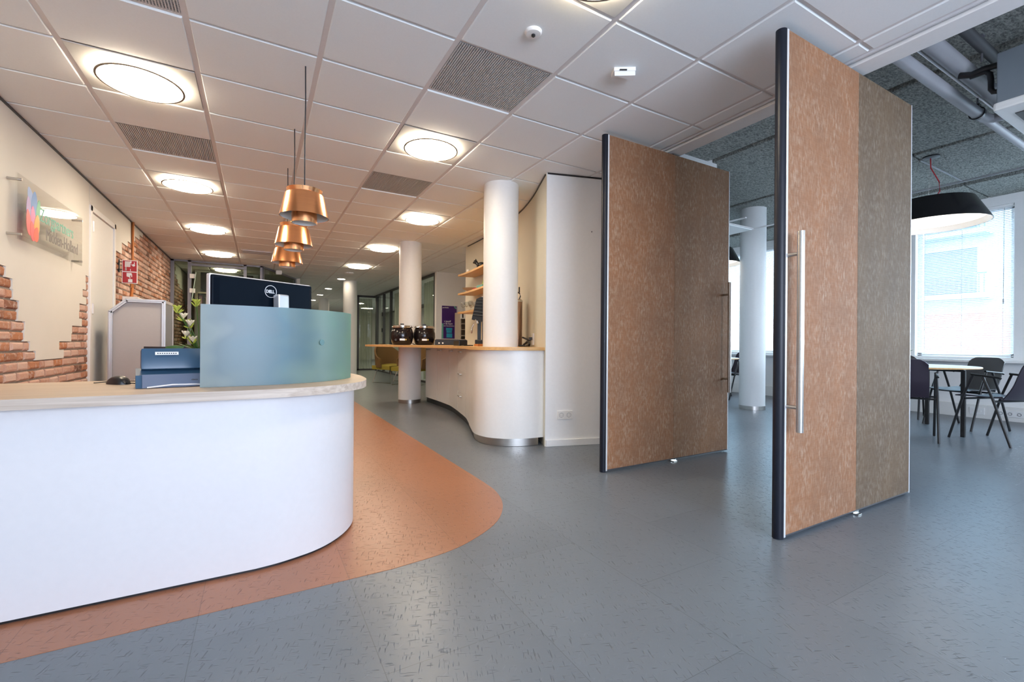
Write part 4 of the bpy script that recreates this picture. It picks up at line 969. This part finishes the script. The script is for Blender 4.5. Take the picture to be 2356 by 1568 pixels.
# drinks dispenser behind the column, right side
dd = thing('drinks_dispenser', 'slim copper coloured drinks dispenser standing right behind the thick column', 'dispenser', (2.495, 4.31, .9005))
mb = MB(); mb.lathe([(0, .002), (.062, .002), (.062, .50), (.05, .52), (0, .52)], 28); mb.build('dispenser_body', mat('rose_steel', (.50, .34, .26), .3, 1), dd, smooth=True)
mb = MB(); mb.lathe([(.063, .49), (.068, .49), (.068, .51), (.063, .51)], 28); mb.build('rim', M['chrome'], dd, smooth=True)
mb = MB(); mb.tube([(.03, 0, .52), (.045, 0, .56), (.035, 0, .59), (.01, 0, .60)], .007, 8); mb.cyl((.03, 0, .60), (.03, 0, .66), .008); mb.build('tap', M['black'], dd, smooth=True)
mb = MB(); mb.tube([(2.52, 4.20, .92), (2.53, 4.12, .96), (2.50, 4.05, .93), (2.47, 4.0, .92), (2.50, 4.12, .905), (2.47, 4.20, .91)], .011, 8); mb.tube([(2.52, 4.22, 1.0), (2.53, 4.1, .97), (2.50, 3.985, .985)], .010, 8); solo('black_cable_bundle', mb, M['black'], 'bundle of black cables plugged into the curved wall above the counter', 'cable', loc=(2.5, 4.1, .9005))
sk = thing('wall_socket', 'white power socket on the curved wall above the counter with a black plug', 'socket', (2.50, 3.96, .98))
mb = MB(); mb.box((2.487, 3.955, .98), (.02, .075, .12), rot=(0, 0, -.36), bev=.003); mb.build('socket_plate', M['offwhite'], sk, True)
mb = MB(); mb.box((2.462, 3.965, .985), (.03, .03, .03), rot=(0, 0, -.36)); mb.build('plug', M['black'], sk, True)
mb = MB(); mb.b2((2.70, 4.95, 1.08), (2.74, 5.02, 1.2)); 
sk2 = thing('wall_socket', 'small pale socket on the curved wall behind the espresso machine', 'socket', (2.75, 5.05, 1.05))
mb.build('socket_plate', M['offwhite'], sk2, True)

# poster and letter trays in the alcove
po = thing('purple_poster', 'tall purple poster with white lettering and blue speech blocks on the far white wall', 'poster', (3.7, 9.385, 1.4))
mb = MB(); mb.b2((3.515, 9.37, 1.02), (3.895, 9.398, 1.755), bev=.003); mb.build('poster_board', mat('pale_lilac_board', (.66, .62, .70), .5), po, True)
mb = MB(); mb.b2((3.520, 9.366, 1.03), (3.868, 9.3695, 1.75)); mb.build('purple_print', mat('deep_purple', (.055, .010, .16), .45), po, True)
mb = MB(); mb.b2((3.518, 9.363, 1.03), (3.555, 9.3655, 1.36)); mb.lathe([(.035, 0), (.065, 0), (.065, .003), (.035, .003)], 30, c=(3.868, 9.366, 1.752), M4=Matrix.Rotation(PI/2, 4, 'X')); 
bmesh.ops.delete(mb.bm, geom=[v for v in mb.bm.verts if v.co.x > 3.8685 or v.co.z > 1.7525], context='VERTS'); mb.build('green_shapes', mat('sea_green', (.15, .45, .36), .5), po, True)
mb = MB(); mb.b2((3.62, 9.363, 1.21), (3.765, 9.366, 1.265)); mb.b2((3.63, 9.363, 1.155), (3.755, 9.366, 1.205)); mb.b2((3.63, 9.363, 1.05), (3.765, 9.366, 1.14)); mb.build('blue_blocks', mat('bright_cyan', (.03, .38, .62), .5), po, True)
wt = mat('print_white', (.85, .82, .88), .5)
PB = lambda x, z: basis((x, 9.3655, z), (1, 0, 0), (0, 0, 1))
text('print', 'goodhabitz', .040, wt, po, PB(3.535, 1.70), sx=.8, bold=.0006); text('print', 't jezelf', .058, wt, po, PB(3.575, 1.39), bold=.001); text('print', 'n de kaart', .050, wt, po, PB(3.565, 1.342), bold=.001)
text('print', 'van GoodHabitz', .044, wt, po, PB(3.56, 1.296), sx=.86)
lt = thing('letter_tray_tower', 'white and beige stack of letter trays at the end of the curved wall', 'letter trays', (3.86, 8.8, 0))
mb = MB(); mb.b2((3.70, 8.75, 0), (3.72, 9.05, 1.58)); mb.b2((4.0, 8.75, 0), (4.02, 9.05, 1.58))
for k in range(12): mb.b2((3.72, 8.75, .08+.125*k), (4.0, 9.05, .095+.125*k))
mb.b2((3.70, 9.05, 0), (4.02, 9.06, 1.58)); mb.build('tray_rack', mat('taupe_plastic', (.42, .36, .30), .6), lt, True)
mb = MB(); mb.b2((3.70, 8.73, 1.44), (4.02, 8.745, 1.60)); mb.build('top_front', M['white'], lt, True)
mb = MB()
for k in range(4): mb.b2((3.73+.07*k, 8.726, 1.46), (3.76+.07*k, 8.73, 1.56))
mb.build('slots', M['black'], lt, True)

# double socket on white wall
ds = thing('double_socket', 'white double power socket low on the white wall beside the bar', 'socket', (2.45, 3.36, .28))
SB = fr @ Matrix.Translation((.187, .282, 0))
mb = MB(); mb.box((0, 0, .006), (.148, .078, .011), M4=SB, bev=.004); mb.build('socket_plate', M['offwhite'], ds, True)
for s in (-.036, .036):
    mb = MB(); mb.lathe([(.019, .0122), (.021, .0122), (.021, .0105), (.019, .0105)], 24, M4=SB @ Matrix.Translation((s, 0, 0))); mb.lathe([(0, .0118), (.0025, .0118)], 10, M4=SB @ Matrix.Translation((s-.009, 0, 0))); mb.lathe([(0, .0118), (.0025, .0118)], 10, M4=SB @ Matrix.Translation((s+.009, 0, 0))); mb.box((s, .019, .0115), (.008, .003, .002), M4=SB); mb.box((s, -.019, .0115), (.008, .003, .002), M4=SB); mb.build('outlet', M['greymetal'], ds, True)
mb = MB(); mb.lathe([(0, .004), (.006, .004), (.006, 0)], 12, M4=fr @ Matrix.Translation((.44, 1.98, 0))); solo('wall_screw', mb, M['greymetal'], 'tiny dark screw high on the white wall beside the front panel', 'screw')

# ---- far glass office (right of corridor)
fm = mat('dark_grey_frame', (.07, .07, .075), .4, .2)
fg = thing('corridor_glass_wall', 'dark framed glass wall with a door along the right of the corridor', 'glass partition', (3.42, 12, 0))
mb = MB(); mb.b2((3.40, 9.5, CE-.05), (3.46, 15.4, CE-.002)); mb.b2((3.40, 9.5, 0), (3.46, 15.4, .04))
for y in (9.53, 10.75, 12.1, 13.35, 14.2, 15.1): mb.b2((3.39, y-.025, 0), (3.47, y+.025, CE-.01))
mb.build('frame', fm, fg, True)
for a, b in ((9.55, 10.72), (10.78, 12.07), (12.13, 13.32), (13.38, 14.17), (14.23, 15.07)):
    mb = MB(); mb.b2((3.425, a, .04), (3.433, b, CE-.05)); mb.build('pane', M['glass'], fg, True)
for z in (1.25, 1.75):
    mb = MB(); mb.b2((3.37, 14.2, z), (3.40, 14.28, z+.12)); mb.build('hinge', M['black'], fg, True)
f2 = thing('far_glass_front', 'dark framed glass panel with curtain at the far end beside the corridor', 'glass partition', (3.1, 15.5, 0))
mb = MB(); mb.b2((2.76, 15.45, CE-.06), (3.62, 15.55, CE-.002)); mb.b2((2.76, 15.45, 0), (3.62, 15.55, .05))
for x in (2.88, 3.50): mb.b2((x-.035, 15.45, 0), (x+.035, 15.55, CE-.01))
mb.build('frame', fm, f2, True)
mb = MB(); mb.b2((3.53, 15.44, 0), (3.62, 15.56, CE-.01)); mb.build('door_post', M['panelgrey'], f2, True)
mb = MB(); mb.b2((2.9, 15.5, .05), (3.46, 15.508, CE-.06)); mb.build('pane', M['glass'], f2, True)
def curtain(label, p0, p1, n=7, amp=.04):
    a = Vector(p0); b = Vector(p1); d = (b-a); nn = Vector((-d.y, d.x, 0)).normalized()
    mb = MB(); mb.grid(lambda u, v: a+d*u+nn*amp*math.sin(u*n*2*PI)*(1-.2*v)+Vector((0, 0, .03+2.38*v)), n*8, 2)
    return solo('sheer_curtain', mb, M['sheer'], label, 'curtain', loc=(a.x, a.y, .03), smooth=True, angle=80)
curtain('sheer curtain behind the far glass panel at the corridor end', (2.95, 15.75, 0), (3.40, 15.75, 0), 5)
curtain('sheer curtain behind the glass just left of the poster wall', (3.62, 9.7, 0), (3.62, 10.9, 0), 7)
curtain('sheer curtain behind the glass left of the kettle column', (3.62, 12.3, 0), (3.62, 13.7, 0), 8)
for k, (x, y) in enumerate(((5.2, 11.0), (5.2, 13.4), (3.4, 18.5), (5.2, 17.5), (4.3, 21.0))):
    t = thing('office_ceiling_light', ['bright ceiling lamp inside the glass office behind the poster wall', 'bright ceiling lamp inside the glass office behind the kettles', 'ceiling lamp seen behind the far corridor curtain', 'ceiling lamp in the far office beyond the glass corner', 'deepest ceiling lamp in the far office'][k], 'ceiling light', (x, y, CE))
    mb = MB(); mb.lathe([(.27, .0), (.29, 0), (.29, -.03), (.27, -.03)], 28); mb.build('rim', M['white'], t, smooth=True)
    mb = MB(); mb.lathe([(0, -.02), (.27, -.02)], 28); mb.build('diffuser', Lglow, t)
mb = MB(); mb.b2((2.74, 19.9, 1.55), (2.95, 19.93, 1.78)); mb.bm.transform(Matrix.Identity(4)); solo('exit_sign', mb, emit_mat('green_sign_light', (.02, .8, .35), 2), 'small green lit exit sign at the corridor end', 'exit sign', loc=(2.85, 19.9, 1.55))
# lounge chairs
def lounge(x, y, rz, label):
    t = thing('lounge_chair', label, 'lounge chair', (x, y, 0), rz, 'mustard lounge chairs behind the bar')
    mb = MB()
    def shell(u, v):
        a = PI*(1.08-1.16*u)-PI*.04; r = .36+.03*v
        h = .36+(.20+.34*math.sin(PI*u)**1.5)*v
        return (r*math.cos(a), r*.95*math.sin(a), h)
    mb.grid(shell, 24, 8, .035); mb.build('shell_back', M['brownfab'], t, smooth=True, angle=60)
    mb = MB(); mb.grid(lambda u, v: ((-.33+.66*u), -.30+.58*v, .40+.04*math.sin(PI*u)*math.sin(PI*v)), 8, 8, .09); mb.build('seat', M['mustard'], t, smooth=True, angle=60)
    for s in (-1, 1):
        mb = MB(); mb.tube([(.22*s, -.22, .33), (.30*s, -.30, .012), (.30*s, .28, .012), (.22*s, .20, .33)], .009, 8); mb.build('leg', M['chrome'], t, smooth=True)
    return t
lounge(2.72, 10.55, .5, 'mustard and brown lounge chair seen left of the kettle column')
lounge(2.97, 9.75, -.9, 'mustard lounge chair peeking out between the kettle column and bar cabinets')

# ================================================================== PIVOT WALL PANELS
def pivot_panel(x0, x1, y, label, second='fabB'):
    H0, H1 = .012, 2.458; th = .052
    t = thing('pivot_wall_panel', label, 'pivoting wall panel', ((x0+x1)/2, y, 0))
    g_ = 'parts'; xe = x0+.0
    # rounded dark end
    mb = MB(); pts = [(x0+.028, y), (x0+.028, y+th)] + [(x0+.028-.028*math.sin(a), y+th/2+th/2*math.cos(a)) for a in [PI*k/10 for k in range(1, 10)]]
    mb.prism(pts, H0-.008, H1+.004); mb.build('rounded_edge', M['navy'], t, True, smooth=True, angle=30)
    mb = MB(); mb.b2((x0+.028, y-.003, H0), (x0+.040, y+th+.003, H1), bev=.001); mb.b2((x1-.008, y-.003, H0), (x1, y+th+.003, H1), bev=.001); mb.build('edge_strip', M['alulight'], t, True)
    mb = MB(); mb.b2((x0+.04, y+.003, H0), (x1-.008, y+th-.003, H1)); mb.build('core', M['darkgrey'], t, True)
    xm = (x0+x1)/2+.025
    mb = MB(); mb.b2((x0+.040, y-.001, H0+.01), (xm-.001, y+.006, H1-.001), bev=.0008); mb.b2((x0+.04, y+th-.006, H0+.01), (xm-.001, y+th+.001, H1-.001)); mb.build('fabric_panel', M['fabA'], t, True)
    mb = MB(); mb.b2((xm+.001, y-.001, H0+.01), (x1-.008, y+.006, H1-.001), bev=.0008); mb.b2((xm+.001, y+th-.006, H0+.01), (x1-.008, y+th+.001, H1-.001)); mb.build('fabric_panel', M[second], t, True)
    mb = MB(); mb.b2((xm-.025, y+.0, .001), (xm+.035, y+th*.8, H0)); mb.b2((xm-.02, y-.022, .001), (xm+.02, y, .006), bev=.001); mb.build('floor_pivot', M['chrome'], t, True)
    mb = MB(); mb.cyl((xm-.01, y+th/2, H1), (xm-.01, y+th/2, CE-.02), .014); mb.build('top_pivot', M['black'], t, True)
    return t
def bar_handle(parent, x, y, z0, z1, side=-1):
    mb = MB(); yy = y+side*.062; mb.cyl((x, yy, z0), (x, yy, z1), .0155, 20)
    for z in (z0+.115, z1-.105): mb.cyl((x, yy, z), (x, y, z), .009, 12)
    mb.build('bar_handle', M['steel'], parent, True, smooth=True, angle=40)
pA = pivot_panel(2.178, 3.590, 1.235, 'nearer tan fabric pivoting wall panel standing open, with a long steel bar handle')
bar_handle(pA, 2.222, 1.235, .527, 1.475)
pB = pivot_panel(2.178, 3.602, 2.505, 'farther tan fabric pivoting wall panel, handle on its right edge', 'fabC')
bar_handle(pB, 3.53, 2.505, .527, 1.475)

# ================================================================== RIGHT ROOM
def table(x, y, label):
    t = thing('round_table', label, 'table', (x, y, 0), 0, 'round white tables in the right room')
    mb = MB(); mb.lathe([(0, .703), (.68, .703), (.684, .712), (.68, .721), (0, .721)], 64); o = mb.build('tabletop', M['white'], t, smooth=True, angle=25)
    mb = MB(); mb.lathe([(.6815, .704), (.685, .712), (.6815, .720)], 64); mb.build('wood_edge', M['oakwarm'], t, smooth=True)
    for sx_, sy_ in ((-.08, -.58), (.58, -.08), (.08, .58), (-.58, .08)):
        mb = MB(); mb.box((sx_, sy_, .345), (.036, .036, .69), bev=.005); mb.build('leg', M['blackmetal'], t)
    mb = MB()
    for a, b in (((-.08, -.58), (.08, .58)), ((.58, -.08), (-.58, .08))): mb.tube([(*a, .685), (*b, .685)], .015, 6)
    mb.build('underframe', M['blackmetal'], t)
    return t
T1 = table(6.45, 2.33, 'round white table under the black pendant, nearest the window')
def chair(x, y, rz, label, shellm):
    # local: faces +X
    t = thing('armchair', label, 'chair', (x, y, 0), rz, 'dark armchairs around the tables')
    def sh(u, v):
        y_ = (-.22+.44*u)
        if v < .5:
            s = v/.5; xx = .22-.40*s; zz = .445-.015*math.sin(PI*s)+.012*(2*u-1)**2
            if s < .15: zz -= .02*(1-s/.15)
            w_ = .96-.10*s
        else:
            s = (v-.5)/.5; xx = -.18-.04*math.sin(min(1, s*2)*PI/2)-.10*s; zz = .43+.03*s+.35*s**1.05; w_ = .86-.06*s; zz -= (.05*max(0, abs(2*u-1)-.55)**2/.2)*(s**4)
            xx += .025*(2*u-1)**2*(1-.2*s)
        return (xx, y_*w_, zz)
    mb = MB(); mb.grid(sh, 12, 24, .010); mb.build('seat_shell', shellm, t, smooth=True, angle=60)
    for s in (-1, 1):
        yy = .255*s
        mb = MB(); mb.tube([(.245, yy, .004), (.125, yy*.99, .44), (.045, yy*.98, .655), (.06, yy*.98, .665), (-.16, yy*.98, .645), (-.175, yy*.98, .635)], .011, 8)
        mb.build('arm_and_front_leg', M['blackmetal'], t, smooth=True)
        mb = MB(); mb.tube([(-.255, yy, .004), (-.115, yy*.99, .44), (-.03, yy*.98, .655)], .011, 8); mb.build('leg', M['blackmetal'], t, smooth=True)
    mb = MB(); mb.tube([(.11, -.25, .42), (.11, .25, .42)], .010, 8); mb.tube([(-.12, -.25, .415), (-.12, .25, .415)], .010, 8); mb.build('crossbars', M['blackmetal'], t)
    return t
chair(5.83, 2.06, .37, 'dark plum chair seen from behind, cut by the edge of the nearer panel', M['chairplum'])
chair(7.13, 1.95, 2.75, 'charcoal armchair facing the viewer between table and window', M['chairshell'])
chair(6.37, 1.50, 1.25, 'dark armchair at the right edge of the view, nearest the viewer', M['chairplum'])
chair(7.48, 2.72, 3.35, 'grey armchair across the table below the window, mostly behind the plum one', M['chairshell'])
def lamp(x, y, label):
    t = thing('black_pendant_lamp', label, 'pendant light', (x, y, CC), 0, 'large black pendant lamps over the round tables')
    z = lambda q: q-CC
    mb = MB(); mb.lathe([(0, z(2.452)), (.315, z(2.452)), (.335, z(2.445)), (.452, z(2.215)), (.455, z(2.205)), (.449, z(2.205)), (.33, z(2.438)), (0, z(2.440))], 64); mb.build('lamp_shade', M['blackgloss2'], t, smooth=True, angle=30)
    mb = MB(); mb.lathe([(.447, z(2.207)), (.415, z(2.262)), (0, z(2.262))], 64); mb.lathe([(.448, z(2.2055)), (.417, z(2.262))], 64); mb.build('inner_rim', M['offwhite'], t, smooth=True, angle=30)
    mb = MB(); mb.lathe([(0, z(2.258)), (.412, z(2.258))], 64); mb.build('diffuser', Lglow2, t)
    mb = MB(); mb.tube([(-.02, 0, 0), (-.01, .0, -.12), (.045, -.05, -.27), (.05, -.055, -.37), (.02, -.03, -.43), (0, 0, z(2.45))], .005, 8); mb.build('cord', M['redcord'], t, smooth=True)
    mb = MB(); mb.lathe([(0, 0), (.07, -.001), (.07, -.012), (0, -.03)], 24); mb.build('canopy', M['blackmetal'], t, smooth=True)
    for k in range(3):
        a = k*2*PI/3+.4; mb = MB(); mb.tube([(.06*math.cos(a)*1.6, .06*math.sin(a)*1.6, 0), (.25*math.cos(a), .25*math.sin(a), z(2.45))], .0012, 5); mb.build('suspension_wire', M['steel'], t)
    return t
M['blackgloss2'] = mat('black_lacquer', (.008, .008, .009), .2)
Lglow2 = emit_mat('pendant_diffuser', (1.0, .88, .76), 3.2)
lamp(6.15, 1.95, 'large black pendant lamp with red cord in front of the window')
lamp(6.27, 4.70, 'black pendant lamp just showing past the edge of the farther panel')
table(6.5, 5.15, 'round white table glimpsed beyond the farther panel')
chair(7.22, 4.98, 2.9, 'dark armchair glimpsed between the farther panel and the round column', M['chairplum'])
# blinds
def blind(a, b, label):
    t = thing('venetian_blind', label, 'blind', (8.33, (a+b)/2, 2.76), 0, 'white venetian blinds at the window wall')
    mb = MB(); mb.b2((8.315, a+.01, 2.725), (8.35, b-.01, 2.758), bev=.002); mb.build('head_rail', M['white'], t, True)
    mb = MB(); z = 2.715
    while z > .835:
        mb.quad((8.323, a+.015, z-.0075), (8.345, a+.015, z+.0075), (8.345, b-.015, z+.0075), (8.323, b-.015, z-.0075)); z -= .0225
    mb.build('slats', M['blind'], t, True)
    mb = MB(); mb.b2((8.322, a+.012, .812), (8.347, b-.012, .828), bev=.002); mb.build('bottom_rail', M['white'], t, True)
    mb = MB(); n = max(2, round((b-a)/.45))
    for k in range(n+1):
        y = a+.10+(b-a-.2)*k/n; mb.b2((8.3215, y-.002, .82), (8.3225, y+.002, 2.73))
    mb.build('ladder_cords', M['offwhite'], t, True)
    mb = MB(); mb.tube([(8.312, a+.09, 2.72), (8.312, a+.092, 2.1), (8.310, a+.095, 1.55)], .0018, 6); mb.cyl((8.31, a+.095, 1.49), (8.31, a+.095, 1.55), .006, 8); mb.build('pull_cord', M['greymetal'], t, True)
    return t
for (a, b), l in zip(WINS, ('blind on the window wall, farthest right behind the viewer', 'blind on the window wall just outside the right edge of the view', 'white venetian blind behind the black pendant lamp', 'blind hidden behind the nearer fabric panel', 'white venetian blind seen on both sides of the round column', 'blind of the farthest window in the right room')):
    if b < 1.5: continue
    blind(a, b, l)
# plant on sill
pp = thing('potted_plant', 'small spiky green plant on the window sill beside the nearer panel', 'plant', (8.19, 2.93, .7655))
mb = MB(); mb.lathe([(0, 0), (.04, 0), (.05, .07), (.045, .07), (.04, .05), (0, .05)], 20); mb.build('pot', M['offwhite'], pp, smooth=True)
mb = MB(); random.seed(8)
for k in range(16):
    a = random.uniform(0, 6.28); e = random.uniform(.4, 1.3); L_ = random.uniform(.10, .19)
    d = Vector((math.cos(a)*math.cos(e), math.sin(a)*math.cos(e), math.sin(e))); mb.tube([Vector((0, 0, .05)), Vector((0, 0, .05))+d*L_*.6, Vector((0, 0, .035))+d*L_+Vector((d.x, d.y, 0))*.03], [.004, .005, .0008], 5)
mb.build('leaves', M['leaf'], pp)
# pipes
mb = MB(); mb.tube([(2.99, 1.205, 2.66), (4.66, 1.205, 2.66)], .036, 20); mb.tube([(4.66, 1.205, 2.66), (4.76, 1.20, 2.66), (4.82, 1.17, 2.66), (4.84, 1.0, 2.66), (4.84, .6, 2.66)], [.034, .034, .032, .030, .030], 20); mb.tube([(4.7, 1.205, 2.66), (6.9, 1.2, 2.66)], .026, 16)
solo('drain_pipe', mb, M['concrete_pipe'], 'grey pipe under the rough ceiling with an elbow, lower left of the pair', 'pipe', loc=(2.99, 1.205, 2.66), smooth=True, angle=50)
mb = MB(); mb.tube([(2.99, 1.12, 2.76), (5.15, 1.12, 2.76)], .047, 22); mb.tube([(5.15, 1.12, 2.76), (7.2, 1.12, 2.76)], .032, 18)
solo('duct_pipe', mb, M['concrete_pipe'], 'thicker grey pipe under the rough ceiling, nearer the cassette unit', 'pipe', loc=(2.99, 1.12, 2.76), smooth=True, angle=50)
mb = MB(); mb.tube([(2.99, 1.02, 2.84), (5.4, 1.02, 2.84)], .03, 16); solo('dark_insulated_pipe', mb, M['darkgrey'], 'dark insulated pipe running above the thicker grey pipe', 'pipe', loc=(2.99, 1.02, 2.84), smooth=True)
mb = MB(); mb.tube([(2.99, 1.20, 2.78), (6.2, 1.20, 2.78)], .008, 8); solo('thin_conduit', mb, M['alulight'], 'thin light conduit alongside the grey pipes', 'conduit', loc=(2.99, 1.2, 2.78))
for k, (x, y, z, r) in enumerate(((4.62, 1.205, 2.66, .040), (4.95, 1.12, 2.76, .052))):
    t = thing('pipe_clamp', ('black clamp hanging the pipe with the elbow', 'black clamp hanging the thicker pipe by the cassette unit')[k], 'clamp', (x, y, CC))
    mb = MB(); mb.lathe([(r, -.014), (r+.006, -.014), (r+.006, .014), (r, .014)], 24, M4=Matrix.Rotation(PI/2, 4, 'Y'), c=(0, 0, z-CC)); mb.box((0, 0, z-CC+r+.01), (.04, .03, .03)); mb.build('band', M['black'], t, smooth=True)
    mb = MB(); mb.cyl((0, 0, z-CC+r), (0, 0, 0), .006, 8); mb.build('rod', M['greymetal'], t)
for k, (x, y) in enumerate(((4.02, 1.03), (4.1, .80))):
    mb = MB(); mb.cyl((x, y, CC-.17-.05*k), (x, y, CC), .006, 8); mb.box((x, y, CC-.004), (.04, .02, .008)); solo('threaded_rod', mb, M['greymetal'], ('thin threaded rod left of the cassette unit, under the rough ceiling', 'threaded rod holding up the cassette unit')[k], 'rod', loc=(x, y, CC))
# ceiling cassette air conditioner
ac = thing('air_conditioner', 'ceiling cassette air conditioner, grey box with pale flared grille at the right edge', 'air conditioner', (4.35, .5, 2.4))
mb = MB(); mb.b2((3.905, .05, 2.42), (4.75, .935, 2.72), bev=.004); mb.build('casing', mat('blue_grey_steel', (.20, .23, .26), .5, .2), ac, True)
mb = MB(); mb.box((4.355, .47, 2.396), (.91, .96, .05), bev=.012); mb.build('fascia', M['offwhite'], ac, True)
mb = MB()
for s, (c, d) in enumerate((((3.98, .49), (.05, .6)), ((4.73, .49), (.05, .6)), ((4.33, .06), (.6, .05)), ((4.33, .86), (.6, .05)))): mb.box((c[0], c[1], 2.370), (d[0], d[1], .006))
mb.build('air_slots', M['black'], ac, True)
mb = MB(); mb.b2((4.05, .2, 2.365), (4.6, .78, 2.372), bev=.002); mb.build('intake_grille', M['offwhite'], ac, True)
mb = MB(); mb.tube([(3.97, 1.12, 2.70), (3.97, 1.065, 2.677), (3.97, 1.011, 2.683), (3.98, .937, 2.679)], .020, 12); mb.tube([(3.97, 1.07, 2.665), (3.97, .999, 2.660), (3.97, .980, 2.640), (3.97, .975, 2.60), (3.97, .975, 2.543), (3.97, .965, 2.520), (3.98, .937, 2.515)], .015, 12)
solo('refrigerant_hose', mb, M['black'], 'black insulated hoses bending into the side of the cassette unit', 'hose', loc=(3.8, 1.0, 2.6), smooth=True, angle=60)
# sockets on the duct
for y, n in ((1.83, 3),):
    t = thing('socket_strip', 'white three-gang socket strip on the low cable duct under the window', 'socket', (8.23, y, .09))
    mb = MB(); mb.b2((8.225, y-.13, .055), (8.236, y+.13, .135), bev=.002); mb.build('socket_plate', M['white'], t, True)
    for k in range(3):
        mb = MB(); mb.lathe([(.014, 0), (.019, 0), (.019, .003), (.014, .003)], 20, c=(8.2255, y-.08+.08*k, .095), M4=Matrix.Rotation(-PI/2, 4, 'Y')); mb.build('outlet', M['greymetal'], t, True)
t = thing('network_outlet', 'blank white outlet on the low cable duct, left of the socket strip', 'socket', (8.23, 2.12, .09))
mb = MB(); mb.b2((8.225, 2.06, .05), (8.236, 2.20, .14), bev=.002); mb.build('cover_plate', M['white'], t, True)
mb = MB(); mb.b2((8.222, 2.09, .08), (8.226, 2.17, .11)); mb.build('flap', M['offwhite'], t, True)

# ================================================================== OUTSIDE
ob = thing('apartment_building', 'pale apartment building with balconies seen through the blinds', 'building', (30, 12, 0))
bl = mat('pale_render', (.27, .36, .40), .8); bw_ = mat('balcony_dark_blue', (.04, .09, .13), .5); br_ = mat('red_brick_base', (.26, .12, .09), .8)  # plain dark blue for the railings and window bands
mb = MB(); mb.b2((30, 4.6, 2.6), (36, 40, 24)); mb.build('facade', bl, ob, True)
mb = MB(); mb.b2((30, 4.6, -1), (36, 40, 2.6)); mb.build('brick_base', br_, ob, True)
for f in range(4):
    z = 3.2+f*3.0
    mb = MB(); mb.b2((28.8, 7.2, z), (30, 14, z+.22)); mb.build('balcony_slab', bl, ob, True)
    mb = MB(); mb.b2((28.85, 7.2, z+1.1), (28.95, 14, z+1.17))
    for k in range(40): mb.b2((28.87, 7.25+k*.17, z+.2), (28.91, 7.29+k*.17, z+1.1))
    mb.build('railing', bw_, ob, True)
    mb = MB(); mb.b2((29.95, 7.8, z+.3), (30.0, 13.6, z+2.5)); mb.build('window_band', bw_, ob, True)
mb = MB(); mb.b2((8.8, -60, -1.2), (90, 80, -1.0)); solo('street', mb, mat('grey_paving', (.35, .36, .37), .9), 'pale paved street outside the windows', 'street')
mb = MB(); mb.b2((14, -6, -.999), (14.15, 20, .35)); solo('garden_wall', mb, br_, 'low brick-red wall outside beyond the windows', 'wall', loc=(14, 7, -1))
